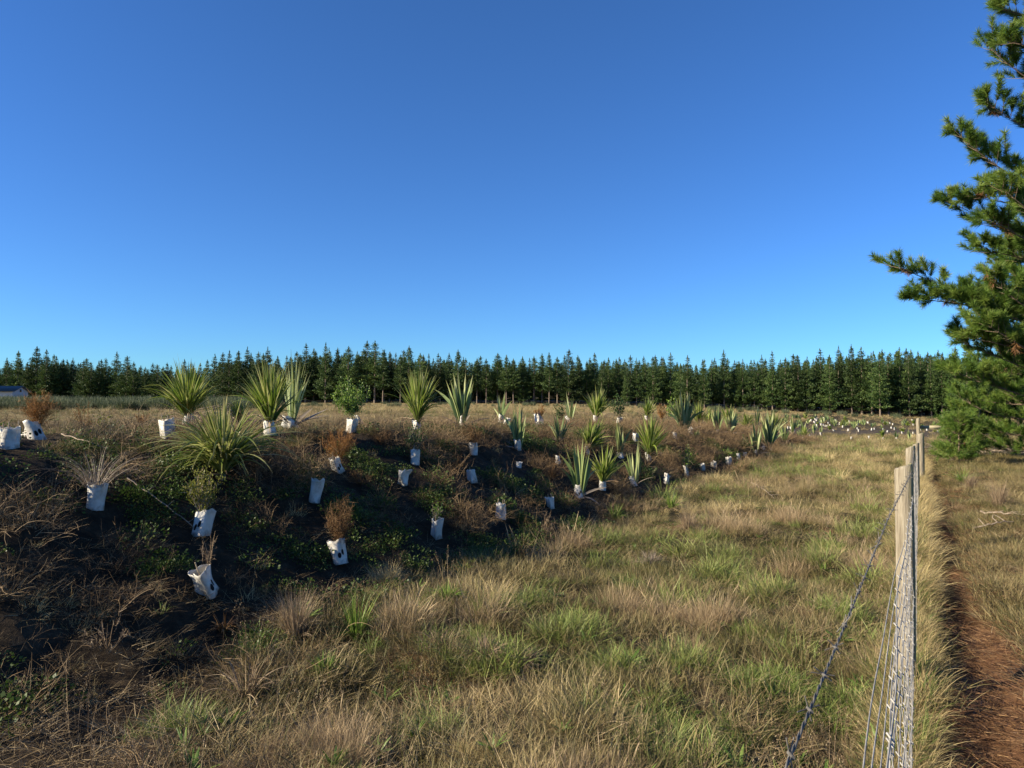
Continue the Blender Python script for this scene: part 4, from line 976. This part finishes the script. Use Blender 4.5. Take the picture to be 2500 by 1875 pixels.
# ------------------------------------------------------------------ fence
def fx(Y, off=0.): return -.1 + FS * Y + off
def post(Y, vtop, rad, label, seed, cat='fence post', u=None):
    X = fx(Y) if u is None else (u - CU) / F * Y; zb = zz(X, Y); zt = EYE - (vtop - HOR) / F * Y; H = zt - zb
    rng = np.random.default_rng(seed); mb = MB(); n = 18; zs = np.concatenate([[-.25, 0], np.linspace(.1, H - .012, 9), [H]])
    ph = np.arange(n) * 2 * pi / n; ir = 1 + .05 * np.sin(2 * ph + rng.random() * 6) + .03 * np.sin(3 * ph + rng.random() * 6) + rng.normal(0, .012, n)
    V = [];
    for q, zv in enumerate(zs):
        rr = rad * ir * (1.06 - .06 * zv / H) * (.9 if q == len(zs) - 1 else 1)
        zv2 = zv + (.016 * np.sin(ph * 1 + 2.0) + rng.normal(0, .004, n) if q >= len(zs) - 2 else 0)
        V.append(np.stack([rr * np.cos(ph) + .008 * sin(zv * 2), rr * np.sin(ph), np.full(n, 1.) * zv2], -1))
    V = np.array(V); k = len(zs); i = np.arange(k - 1)[:, None] * n; j = np.arange(n)[None, :]; j2 = (j + 1) % n
    mb.add(V.reshape(-1, 3), np.stack([i + j, i + j2, i + n + j2, i + n + j], -1).reshape(-1, 4))
    top = V[-1]; mb.add(np.concatenate([top, [top.mean(0) - [0, 0, .006]]]), [[x, (x + 1) % n, n] for x in range(n)])
    o = mb.obj('fence_post', M['post'], None, (X, Y, zb), smooth=False)
    tag(o, label, cat, 'timber posts of the wire fence'); return X, Y, zb, zt
P1 = post(4.07, 1137, .046, 'nearest fence post, pale timber with green lichen down one side', 1, u=2201)
P2 = post(8.0, 1091, .048, 'second fence post from the camera, short and clean topped', 2, u=2219)
P3 = post(12.2, 1083, .048, 'third fence post, mostly hidden behind the second', 3, u=2233)
P4 = post(16.6, 1058, .075, 'thick strainer post with wire tied round it, fourth along the fence', 4, u=2245)
P5 = post(22.0, 1021, .055, 'tallest and farthest post, with a pale rail fixed to it', 5, u=2240)
# pale rail from the last post
ra = np.array(P5[:2]); z5 = EYE - (1043 - HOR) / F * 22.0
rb = at_depth(2315, 1043, 22.4)
m = MB(); dx = rb[0] - ra[0]; box(m, (0, 0, 0), (dx, .05, .10), 0)
o = m.obj('gate_rail', M['rail'], None, (ra[0] + dx / 2 + .06, 22.08, z5)); tag(o, 'pale horizontal timber rail running right from the farthest post', 'rail')

# barbed wire: two twisted strands with barbs
def wire_path():
    pts = [(-1.2, .60 * -1.2 - .19, 1.2), (.69, .255, 1.205), (2.3, 1.21, 1.20), (P1[1], (2222 - CU) / F * 4.07, P1[3] - .035), (P2[1], P2[0] + .045, P2[3] - .04), (P3[1], P3[0] + .045, P3[3] - .04), (P4[1], P4[0] + .06, P4[3] - .12)]
    Y = np.array([p[0] for p in pts]); X = np.array([p[1] for p in pts]); Zv = np.array([p[2] for p in pts])
    return Y, X, Zv
Yk, Xk, Zk = wire_path()
ys = np.arange(-1.0, 8.0, .012); C = np.stack([np.interp(ys, Yk, Xk), ys, np.interp(ys, Yk, Zk)], 1)
C[:, 2] -= .02 * np.sin(np.clip((ys + 1) / 5.07, 0, 1) * pi)
mb = MB(); wq = 2 * pi / .055
for k in (0, pi):
    a = ys * wq + k
    tube(mb, C + np.stack([  .0013 * np.cos(a), 0 * a, .0013 * np.sin(a)], 1), .00105, 4, cap=False)
q = np.arange(8.0, 16.6, .2); tube(mb, np.stack([np.interp(q, Yk, Xk), q, np.interp(q, Yk, Zk)], 1), .003, 4, cap=False)
br_ = np.random.default_rng(3)
for yb in np.arange(.3, 9, .112):
    c = np.array([np.interp(yb, Yk, Xk), yb, np.interp(yb, Yk, Zk) - .02 * sin(min(1, (yb + 1) / 5.07) * pi)])
    tube(mb, [c + np.array([0, -.006, 0]), c + np.array([0, .006, 0])], .0024, 6)
    for k in range(2):
        a = br_.random() * 6.28; d = np.array([cos(a) * .017, br_.normal(0, .006), sin(a) * .017])
        tube(mb, [c - d + np.array([0, .004, 0]), c + d + np.array([0, .004, 0])], [.0009, .0008], 4)
M['barb'], *_ = noisemat('weathered_wire', [(.07, .065, .058), (.19, .175, .155)], 40, .6, metal=.1, spec=.25)
tag(mb.obj('barbed_wire', M['barb']), 'single strand of twisted barbed wire running along the post tops', 'barbed wire')
# woven wire netting
HZ = [1.045, .96, .87, .78, .69, .60, .52, .44, .37, .30, .23, .16, .10, .04]
ys = np.concatenate([np.arange(.2, 6, .1), np.arange(6, 16.6, .4)])
def net_pt(Y, k):
    X = fx(Y, .036) + .008 * np.sin(Y * 2.1 + k * .9) + .005 * np.sin(Y * 5.3 + k * 2.2)
    zt = np.interp(Y, [0, 1.6, P1[1], P2[1], P3[1], P4[1]], [1.045, .99, P1[3] - .17, P2[3] - .15, P3[3] - .12, P4[3] - .16])
    g = Z(X, Y)
    z = g + (zt - g) * HZ[k] / HZ[0] + .008 * np.sin(Y * 3.7 + k)
    return np.stack([X, Y + 0 * X, z], -1)
mb = MB()
for k in range(len(HZ)):
    tube(mb, net_pt(ys, k), .0013 if k else .0017, 4, cap=False)
for yb in np.concatenate([np.arange(.3, 7, .15), np.arange(7, 16, .3)]):
    V = np.array([net_pt(np.array([yb + .012 * sin(k * 2.3)]), k)[0] for k in range(len(HZ))])
    tube(mb, V, .0011 if yb < 6 else .0016, 4, cap=False)
    if yb < 5:
        for p in V: tube(mb, [p + np.array([.003, -.007, -.006]), p + np.array([-.003, .007, .006])], .0022, 5)
# a loosened stretch of netting bellying out beside the near span
for k in range(5):
    y2 = np.arange(.4, 3.0, .08); w_ = np.sin(np.clip((y2 - .2) / 2.9, 0, 1) * pi)
    X = fx(y2, .03) - .035 * w_ * (1 - k * .2); z = 1.0 - .06 * k - .03 * w_ + .012 * np.sin(y2 * 6 + k)
    tube(mb, np.stack([X, y2, z], 1), .0015, 5, cap=False)
tag(mb.obj('wire_netting', M['wire']), 'galvanised woven wire netting strung along the fence posts', 'wire netting')

# ------------------------------------------------------------------ single clumps, sticks, scraps
def gpt(u, v): return hit(u, v)
CL = [
 ('bare', (262, 1607), 1490, 62, 'pale leafless branching bush lit by the sun near the bottom left'),
 ('golden', (1270, 1368), 1332, 30, 'golden straw clump glowing at the foot of the bank'),
 ('greyt', (1590, 1385), 1345, 44, 'grey-brown tussock leaning right in the middle of the grass strip'),
 ('lay', (1075, 1590), 1515, 60, 'flattened fawn tussock combed to the right, left of two alike'),
 ('lay', (1180, 1610), 1520, 70, 'flattened fawn tussock in the middle foreground, right of its twin'),
 ('lay', (1275, 1630), 1565, 60, 'low tangled fawn stems right of the flattened tussocks'),
 ('lush', (870, 1560), 1440, 60, 'bright green broad-bladed grass clump beside the tall pale grass at left'),
 ('tallp', (720, 1560), 1435, 80, 'tall pale feathery grass stand at the toe of the bank, left'),
 ('lush', (1500, 1270), 1225, 40, 'fresh green grass clump at the toe of the bank, middle'),
 ('lush', (1640, 1240), 1190, 40, 'tall fresh green grass clump below the bank\'s right half'),
 ('lush', (1090, 1470), 1415, 46, 'green broad-bladed clump above the flattened tussocks'),
 ('lush', (790, 1650), 1590, 46, 'bright spiky green grass clump in the shade edge at left'),
 ('stems', (600, 1700), 1600, 90, 'heap of pale dead stalks flopping over grass at lower left'),
 ('tallp', (1680, 1300), 1240, 44, 'pale straw tussock arching over near the green clump'),
 ('bare', (1330, 1320), 1240, 26, 'thin dead forked weed standing before the cream guard in stems'),
 ('russet', (515, 1300), 1262, 20, 'small rusty dead weed at the foot of the square guard'),
 ('fern', (545, 1540), 1475, 40, 'curled rusty dead flax clump at the shadowed toe, left'),
 ('blade', (395, 1500), 1465, 40, 'lone green grass plant with arching blades on the dark slope'),
 ('tallp', (2440, 1240), 1160, 60, 'tall pale dry grass clump on the verge above the dead branches'),
 ('tallp', (2370, 1195), 1150, 36, 'smaller pale dry grass clump between path and seedling pine'),
 ('lush', (2350, 1178), 1138, 50, 'green grass clump at the foot of the seedling pine'),
 ('bare', (2470, 1120), 1050, 50, 'pale leafless weed under the bushy pine at the right edge'),
 ('scrubby', (205, 1050), 985, 40, 'dry orange-stemmed weed bush behind the guards at far left'),
 ('scrubby2', (255, 1055), 1000, 36, 'leggy olive-green weed bush right of the dry orange-stemmed one'),
]
for k, (kind, (u, v), vt, sp, lab) in enumerate(CL):
    P = gpt(u, v); KEEPOUT.append((P[0], P[1], .05)); D = P[1]; H = (v - vt) * D / F; R = sp * D / F; sd = 1500 + k
    if kind == 'bare': bush('bare_bush', P, H, R, 60, sd, lab, 'twig', None, 'dead bush', .004, .12)
    elif kind == 'golden': drygrass('straw_clump', P, H, R, 160, sd, lab, 'orange', None, 'tussock', .005, .6)
    elif kind == 'greyt': drygrass('dry_tussock', P, H * 1.1, R, 320, sd, lab, 'grey', None, 'tussock', .004, .6)
    elif kind == 'lay': drygrass('dry_tussock', P, H * .8, R, 230, sd, lab, 'twig', None, 'tussock', .005, .25)
    elif kind == 'lush': drygrass('grass_clump', P, H, R, 130, sd, lab, 'shrub', None, 'grass clump', .008, .55)
    elif kind == 'tallp': drygrass('pale_grass_stand', P, H, R, 420, sd, lab, 'twig', None, 'grass clump', .0035, .75)
    elif kind == 'stems': drygrass('dead_stalk_heap', P, H, R, 90, sd, lab, 'twig', None, 'dead stalks', .006, .3)
    elif kind == 'russet': bush('dead_weed', P, H, R, 60, sd, lab, 'brown', None, 'weed', .003, .1)
    elif kind == 'fern': drygrass('dead_flax_clump', P, H, R, 50, sd, lab, 'brown', None, 'dead plant', .012, .1)
    elif kind == 'blade': drygrass('grass_plant', P, H, R, 16, sd, lab, 'olive', None, 'grass clump', .008, .3)
    elif kind == 'scrubby': bush('weed_bush', P, H, R, 120, sd, lab, 'orange', None, 'weed', .004, .1)
    elif kind == 'scrubby2': shrub('weed_bush', P, H, R, 160, sd, lab, 'hebe', None, .025, 'weed')
def stick(pts, r, label, name='dead_stick'):
    Q = []
    for (u, v, up) in pts:
        P = gpt(u, v); Q.append(P + np.array([0, 0, up]))
    Q = np.array(Q); n = 12; t = np.linspace(0, len(Q) - 1, n)
    C = np.stack([np.interp(t, np.arange(len(Q)), Q[:, k]) for k in range(3)], 1); C[1:-1] += RNG.normal(0, r * .8, (n - 2, 3))
    mb = MB(); tube(mb, C, np.linspace(r, r * .5, n), 6)
    for k in range(3, 11, 3):
        d = C[k] - C[k - 1]; d = np.array([-d[1], d[0], abs(d[0]) * .5]); d = d / (np.linalg.norm(d) + 1e-9) * r * 14
        tube(mb, [C[k], C[k] + d * .6 + RNG.normal(0, r, 3), C[k] + d], [r * .5, r * .4, r * .2], 5)
    tag(mb.obj(name, M['stick']), label, 'stick')
stick([(310, 1204, .12), (400, 1262, .1), (492, 1325, .06)], .006, 'long thin stick lying down the dark slope to the leaning guard')
stick([(2395, 1262, .08), (2450, 1266, .07), (2540, 1272, .06)], .016, 'pale dead branch at the right edge, longer of the two on the verge')
stick([(2375, 1300, .05), (2430, 1290, .06), (2475, 1284, .05)], .012, 'shorter forked dead branch just below the long pale one')
stick([(1835, 1188, .05), (1870, 1205, .05), (1890, 1222, .03)], .012, 'broken pale stick at the bank foot beside the dark green clump')
stick([(150, 1080, .08), (205, 1095, .07), (262, 1110, .05)], .007, 'curved pale stick on the bank top at left')
stick([(560, 1000, .35), (545, 1040, .2), (575, 1040, .1)], .008, 'grey forked stick behind the arching plant')
def pile(u, v, n, R, lab, sd):
    P = gpt(u, v); rng = np.random.default_rng(sd); mb = MB()
    for _ in range(n):
        c = P + np.array([rng.normal(0, R), rng.normal(0, R * .7), 0]); c[2] = zz(c[0], c[1]) + rng.uniform(.02, .35) * (1 - min(1, np.hypot(*(c[:2] - P[:2])) / (2.2 * R)))
        a = rng.random() * 6.28; e = rng.uniform(-.15, .5); L = rng.uniform(.2, .7) * R
        d = np.array([cos(a), sin(a), e]) * L
        tube(mb, [c - d, c + rng.normal(0, .04, 3), c + d], [.009, .012, .005], 4, cap=False)
    tag(mb.obj('brush_pile', M['stick']), lab, 'brush pile')
pile(2440, 1110, 90, 1.2, 'low pile of bleached cut branches under the bushy pine', 1)
pile(2300, 1098, 40, .8, 'spread of pale cut branches between path and seedling pine', 2)
pile(530, 1032, 60, .5, 'heap of bleached sticks on the crest between two cabbage trees', 3)

# ------------------------------------------------------------------ grass, weeds and litter
KO = np.array(KEEPOUT)
def keep(x, y, k=1.0, front=.35):
    ok = np.ones(len(x), bool)
    for (a, b, r) in KO:
        dx, dy = x - a, y - b
        ok &= (dx * dx + dy * dy) > (r * k) ** 2
        if front:   # leave the guard readable: nothing tall right in front of it
            l = sqrt(a * a + b * b); ux, uy = a / l, b / l
            al = -(dx * ux + dy * uy); pr = np.abs(dx * uy - dy * ux)
            fr_ = front * (.8 + .09 * b)
            ok &= ~((al > 0) & (al < fr_) & (pr < r * (.9 if al.size else 1)))
    return ok
def mk(x, y, m): return x[m], y[m]
def masks(x, y):
    s, a = bank_s(x, y); p = fence_p(x, y); return s, a, p
def P3(x, y, dz=0): return np.stack([x, y, Z(x, y) + dz], 1)
def lean_rot(n, t, lx):
    # tilt vector in world space expressed as XYZ euler with spin last (spin is about the tuft's own axis through mesh variety)
    r = np.zeros((n, 3)); r[:, 0] = RNG.normal(0, t, n); r[:, 1] = RNG.normal(lx, t, n); r[:, 2] = RNG.random(n) * 2 * pi
    return r

# patches: green where fresh, russet and dry elsewhere
def gfield(x, y): return .62 * fbm(x * .55 + 3, y * .4, 81, 3) + .38 * fbm(x * 2.0, y * 1.7, 82, 2) + .01
def rfield(x, y): return fbm(x * .6 + 11, y * .5, 91, 3)
def clump(x, y): return fbm(x * 2.3, y * 2.0, 95, 2)

def worley(x, y, cs, seed):
    gx, gy = np.asarray(x) / cs, np.asarray(y) / cs; ix = np.floor(gx).astype(np.int64); iy = np.floor(gy).astype(np.int64)
    best = np.full(len(gx), 9.); H = np.zeros((3, len(gx)))
    for a in (-1, 0, 1):
        for b in (-1, 0, 1):
            d = np.hypot(ix + a + _h(ix + a, iy + b, seed) - gx, iy + b + _h(ix + a, iy + b, seed + 1) - gy); m = d < best
            best = np.where(m, d, best)
            for k in range(3): H[k] = np.where(m, _h(ix + a, iy + b, seed + 2 + k), H[k])
    return best * cs, H[0], H[1], H[2]
def toe_off(y): return np.interp(y, [2.5, 3.0, 4.4, 6.7], [-1.35, -1.1, -.35, .05])
x, y = lod(70000, 44); s, a, p = masks(x, y); iv = inview(x, y)
flat = (s < toe_off(y) + .1 + .5 * (clump(x, y) - .5)) & iv
pw = .58 + .42 * (1 - ss(3, 7, y))
offpath = ~((p > .05) & (p < pw)) & ~((p > .2) & (p < 2.2) & (fbm(x * 1.2, y * 1.2, 71) > .5) & (RNG.random(len(x)) < .75 * (1 - ss(7, 14, y))))
gf, rf, cl = gfield(x, y), rfield(x, y), clump(x, y)
far = 1 + .55 * ss(8, 30, y)
right = p > .6
r1 = RNG.random(len(x))
base_ok = flat & offpath & keep(x, y, .9, .7)
verge = (p > -.05) & (p < .2)
wd, w1, w2, w3 = worley(x + .16 * (vn(x * 5, y * 5, 7) - .5), y + .16 * (vn(x * 5, y * 5, 8) - .5), .46, 50)
wr = .11 + .21 * w2; pr_ = np.clip(1 - (wd / wr) ** 2, 0, 1)
hgt = (.26 + .16 * r1 + (.16 + 1.4 * w1 ** 2.0) * pr_ ** .8) * RNG.uniform(.8, 1.2, len(x)) * far * np.where(right, .42, 1) * (.85 + .15 * ss(4, 10, y))
base_ok &= (pr_ > 0) | (r1 < .13) | (y > 20) & (r1 < .4)
gsc = gf + .30 * (w3 - .5); rsc = rf + .30 * (w2 - .5)
isg = base_ok & (gsc > .53); isr = base_ok & ~isg & (rsc > .50); isdry = base_ok & ~isg & ~isr
thin = RNG.random(len(x)) < np.where(right, .45, .8)
for nm, lab, kind, mt, sel, ln in (('dry_grass', 'tan dry grass tufts over the flat strip', DRY, 'dry', isdry, .16), ('russet_grass', 'reddish brown seeding grass in patches', RUS, 'russet', isr, .12), ('green_grass', 'fresh green grass in patches among the dry', GRN, 'green', isg, .1)):
    q = sel & thin; X, Y = mk(x, y, q)
    scatter(nm, lab, 'grass', kind, M[mt], P3(X, Y, -.01), hgt[q], np.clip(.12 + .75 * w1[q] + .25 * pr_[q] + RNG.normal(0, .13, q.sum()), 0, 1), rot=lean_rot(q.sum(), .18, ln))

x, y = lod(42000, 46); s, a, p = masks(x, y); iv = inview(x, y)
m = iv & (s < toe_off(y) - .05) & ~((p > .12) & (p < .52 + .35 * (1 - ss(3, 7, y)))) & (RNG.random(len(x)) < .18 + .55 * ss(.42, .58, clump(x, y)) + .3 * (p > .5) + .5 * ss(12, 25, y))
X, Y = mk(x, y, m)
scatter('short_grass', 'short matted grass between the tufts', 'grass', SHT, M['mat'], P3(X, Y, -.008), RNG.uniform(.8, 1.4, len(X)) * (1 + .5 * ss(8, 30, Y)), np.clip(1.25 - 1.5 * gfield(X, Y) + RNG.normal(0, .18, len(X)), 0, 1))

# verge along the fence, tall and dense
n = 2200; yv = 1.0 + 24 * RNG.random(n) ** 1.5; pv = RNG.uniform(-.08, .05, n); xv = fx(yv) + pv / FN
hv = fbm(yv * .8, 0 * yv, 97, 2)
sel = RNG.random(n) < .62
scatter('verge_grass', 'tall straw-coloured grass grown up through the fence line', 'grass', DRY, M['dry'], P3(xv[sel], yv[sel], -.02), (.85 + .95 * hv[sel]) * RNG.uniform(.7, 1.15, sel.sum()) * (.62 + .38 * ss(2.5, 5, yv[sel]) + .35 * ss(6, 12, yv[sel])), RNG.uniform(.2, 1, sel.sum()), rot=lean_rot(sel.sum(), .13, 0))
scatter('green_verge_grass', 'green grass at the foot of the fence', 'grass', GRN, M['green'], P3(xv[~sel], yv[~sel], -.02), (.9 + .8 * hv[~sel]) * RNG.uniform(.7, 1.1, (~sel).sum()) * (.6 + .4 * ss(2.5, 5, yv[~sel])), RNG.uniform(.1, .7, (~sel).sum()), rot=lean_rot((~sel).sum(), .15, .12))

# straw lying about; pine needles on the path side
x, y = lod(15000, 34); s, a, p = masks(x, y); iv = inview(x, y)
m = iv & (s < .2) & ((p < 0) | (p > .55)) & (RNG.random(len(x)) < .5)
X, Y = mk(x, y, m)
scatter('straw_litter', 'fallen straw lying in the grass', 'litter', STR, M['straw'], P3(X, Y, .02), RNG.uniform(.7, 1.3, len(X)), RNG.random(len(X)), tilt=.12)
n = 4200; yv = 1.2 + 18 * RNG.random(n) ** 1.6; pv = .10 + 1.4 * RNG.random(n) ** 1.4; xv = fx(yv) + pv / FN
scatter('needle_litter', 'rust brown pine needles over the worn path', 'litter', NDL, M['needlelitter'], P3(xv, yv, .006), RNG.uniform(.6, 1.2, n), RNG.random(n), tilt=.06)

# the bank: dead stems, leafy weeds, thatch
def lodbank(n):
    aa = -9 + 46 * RNG.random(n) ** 1.5; s_ = RNG.uniform(-1.4, 3.2, n)
    return T0[0] + aa * TD[0] + s_ * TN[0], T0[1] + aa * TD[1] + s_ * TN[1]
x, y = lodbank(24000); s, a, p = masks(x, y); iv = inview(x, y, 200)
wd, w1, w2, w3 = worley(x, y, .62, 150); wpr = np.clip(1 - (wd / (.18 + .24 * w2)) ** 2, 0, 1)
wf = .6 * fbm(x * .7, y * .7, 61, 3) + .4 * w3; kp = keep(x, y, 1.0, .5)
m = iv & kp & (s > toe_off(y) - .35) & (s < 2.75) & (wf < .60) & (RNG.random(len(x)) < np.where(s < .3, .6, .95) * np.where(y < 6.5, .7, 1.1) * np.where(w1 > .34, .16 + wpr, .18))
X, Y = mk(x, y, m)
scatter('dead_stems', 'tangle of brown dead stems covering the bank', 'dead stems', STM, M['stem'], P3(X, Y, -.01), RNG.uniform(.5, 1.0, len(X)) * (.7 + .6 * wpr[m]) * (.8 + .2 * ss(5, 8, Y) + .5 * ss(10, 25, Y)), np.clip(.15 + .75 * w2[m] * wpr[m] + .25 * w1[m] + RNG.normal(0, .15, len(X)), 0, 1), tilt=.3)
m = iv & kp & (s > -.4) & (wf > .53) & (RNG.random(len(x)) < .15 + .5 * wpr)
X, Y = mk(x, y, m)
scatter('ground_leaves', 'low leafy green weeds in patches on the dark bank', 'weeds', WED, M['weed'], P3(X, Y, 0), RNG.uniform(.7, 1.25, len(X)) * (1 + .25 * ss(10, 25, Y)), np.clip(wf[m] * 1.2 - .2 + RNG.normal(0, .15, len(X)), 0, 1), tilt=.3)
m = iv & kp & (s > -.3) & (RNG.random(len(x)) < .07)
X, Y = mk(x, y, m)
scatter('bank_grass', 'thin dry grass on the bank', 'grass', DRY, M['stem'], P3(X, Y, -.01), RNG.uniform(.35, .8, len(X)), RNG.random(len(X)), tilt=.4)

X, Y = lodbank(5000); s, a, p = masks(X, Y); m = inview(X, Y, 150) & (s > toe_off(Y) - .3) & (s < 1.6) & (RNG.random(len(X)) < .6); X, Y = mk(X, Y, m)
scatter('bank_litter', 'dark fallen litter at the shadowed foot of the bank', 'litter', STR, M['stem'], P3(X, Y, .015), RNG.uniform(.6, 1.1, len(X)), RNG.uniform(0, .7, len(X)), tilt=.2)
n = 3400; aa = -9 + 46 * RNG.random(n) ** 1.4; s0 = RNG.uniform(2.0, 5.0, n); X = T0[0] + aa * TD[0] + s0 * TN[0]; Y = T0[1] + aa * TD[1] + s0 * TN[1]
m = inview(X, Y, 100) & (Y > 4) & keep(X, Y, 1.2, .5) & (fbm(X * .8, Y * .8, 88) > .45) & (RNG.random(n) < .6); X, Y = mk(X, Y, m)
scatter('crest_weeds', 'dry tan weed stems along the bank top', 'dead stems', STM, M['stem'], P3(X, Y, -.01), RNG.uniform(.5, 1.0, len(X)) * (1 + .5 * ss(10, 25, Y)), RNG.uniform(.5, 1.1, len(X)), tilt=.3)
# broad-leaved weeds and seeding stalks in the strip
def dock(seed):
    rng = np.random.default_rng(seed); mb = MB(); n = 16; b, a = disc(n, .02, rng)
    strips(mb, b, a, rng.uniform(.06, .17, n), rng.uniform(.012, .024, n), rng.uniform(.4, 1.1, n), rng.uniform(.3, .9, n), 5, 'sword', .3, .25, rng)
    return mb.mesh('rosette', M['weedleaf'])
def stalk(seed):
    rng = np.random.default_rng(seed); mb = MB(); n = 7; b, a = disc(n, .05, rng)
    P = strips(mb, b, a, rng.uniform(.2, .42, n), .0018, rng.uniform(0, .3, n), rng.uniform(.1, .5, n), 6, 'twig', .5, rng=rng, wig=.03)
    for k in range(n):
        q = np.repeat(P[k, 4:7], 9, 0) + rng.normal(0, .004, (27, 3)) + np.array([0, 0, 1.]) * rng.uniform(-.03, .03, (27, 1)); leaves(mb, q, np.tile([0, 0, 1.], (27, 1)) + rng.normal(0, .4, (27, 3)), .009, rng, .3)
    return mb.mesh('seed_stalk', M['stalk'])
M['weedleaf'] = leafmat('broad_weed_leaf', [(.04, .085, .014), (.10, .17, .03), (.19, .26, .06)], .25, .45)
M['stalk'] = leafmat('seed_stalk', [(.13, .08, .045), (.27, .19, .11), (.42, .33, .21)], .15, .7)
x, y = lod(5200, 26); s, a, p = masks(x, y); m = inview(x, y) & (s < toe_off(y) + .1) & ((p < -.05) | (p > .7)) & keep(x, y, 1, .8) & (gfield(x, y) > .5) & (RNG.random(len(x)) < .2); X, Y = mk(x, y, m)
scatter('broad_weeds', 'broad-leaved green weeds among the grass', 'weeds', [dock(280 + k) for k in range(4)], M['weedleaf'], P3(X, Y, .02), RNG.uniform(.4, .85, len(X)), RNG.random(len(X)), tilt=.2)
x, y = lod(5200, 30); s, a, p = masks(x, y); m = inview(x, y) & (s < toe_off(y) + .4) & (p < .1) & keep(x, y, 1, 1.) & (rfield(x, y) > .47) & (RNG.random(len(x)) < .2); X, Y = mk(x, y, m)
scatter('seed_stalks', 'brown seeding stalks standing above the grass', 'weeds', [stalk(290 + k) for k in range(5)], M['stalk'], P3(X, Y, -.01), RNG.uniform(.55, 1.15, len(X)), RNG.random(len(X)), tilt=.15)

# bank top and the field beyond
n = 26000; aa = -10 + 75 * RNG.random(n) ** 1.4; s0 = 2.3 + 60 * RNG.random(n) ** 2.2
x = T0[0] + aa * TD[0] + s0 * TN[0]; y = T0[1] + aa * TD[1] + s0 * TN[1]
iv = inview(x, y, 150) & (y > 3); kp = keep(x, y, 1.1, .5)
m = iv & kp & (RNG.random(n) < .75); X, Y = mk(x, y, m)
scatter('field_grass', 'pale dry grass over the bank top and field', 'grass', DRY + RUS, M['dry'], P3(X, Y, -.01), RNG.uniform(.3, .62, len(X)) * (1 + .7 * ss(10, 40, Y)), np.clip(fbm(X * .3, Y * .3, 66) + RNG.normal(0, .2, len(X)), 0, 1), rot=lean_rot(len(X), .2, .15))
m = iv & kp & (fbm(x * .4, y * .4, 67) > .52) & (RNG.random(n) < .5); X, Y = mk(x, y, m)
scatter('field_green_grass', 'low green grass on the bank top', 'grass', SHT + GRN[:2], M['mat'], P3(X, Y, -.01), RNG.uniform(.6, 1.1, len(X)) * (1 + .5 * ss(10, 40, Y)), RNG.uniform(0, .5, len(X)))
n = 9000; x = RNG.uniform(-75, 60, n); y = RNG.uniform(28, 110, n); iv = inview(x, y, 100)
ok = iv & ~((x / y > .3) & (y < 50) & (RNG.random(n) < .7)); X, Y = mk(x, y, ok)
scatter('far_grass', 'rank grass of the far field', 'grass', DRY + RUS[:1], M['dry'], P3(X, Y, -.02), RNG.uniform(1.0, 2.2, len(X)), np.clip(fbm(X * .12, Y * .12, 68) + RNG.normal(0, .2, len(X)), 0, 1), rot=lean_rot(len(X), .2, .1))
# broom scrub across the left of the field
def scrubm(seed):
    rng = np.random.default_rng(seed); mb = MB(); n = 260
    b, a = disc(n, .5, rng); b[:, 2] = rng.uniform(0, .3, n)
    strips(mb, b, a + rng.normal(0, .5, n), rng.uniform(.35, .8, n), .022, rng.uniform(0, .45, n), rng.uniform(0, .4, n), 4, 'twig', 1, rng=rng, wig=.08)
    return mb.mesh('broom_bush', M['scrub'])
SCR = [scrubm(250 + k) for k in range(4)]
n = 1500; u = RNG.uniform(-150, 640, n); Yd = RNG.uniform(38, 64, n); dens = np.interp(u, [-150, 150, 250, 330, 500, 560, 640], [1, 1, .55, 1, .9, .4, .1])
ok = RNG.random(n) < dens; X = (u[ok] - CU) / F * Yd[ok]; Y = Yd[ok]
scatter('broom_scrub', 'band of grey-green broom scrub across the left field', 'scrub', SCR, M['scrub'], P3(X, Y, -.05), RNG.uniform(.6, 1.05, len(X)) * np.interp(Y, [38, 64], [.8, 1.2]), RNG.random(len(X)), tilt=.1)
n = 260; u = RNG.uniform(560, 2330, n); Yd = RNG.uniform(75, 112, n); ok = (np.array([tree_depth(q) for q in u]) - 2 > Yd)
X = (u[ok] - CU) / F * Yd[ok]; Y = Yd[ok]
scatter('plantation_edge_scrub', 'low scrub along the foot of the plantation', 'scrub', SCR, M['scrub'], P3(X, Y, -.05), RNG.uniform(.3, .75, len(X)), RNG.random(len(X)), tilt=.1)
print('NEEDLES shoots', n1, n2, n3, 'objects', len(bpy.data.objects))
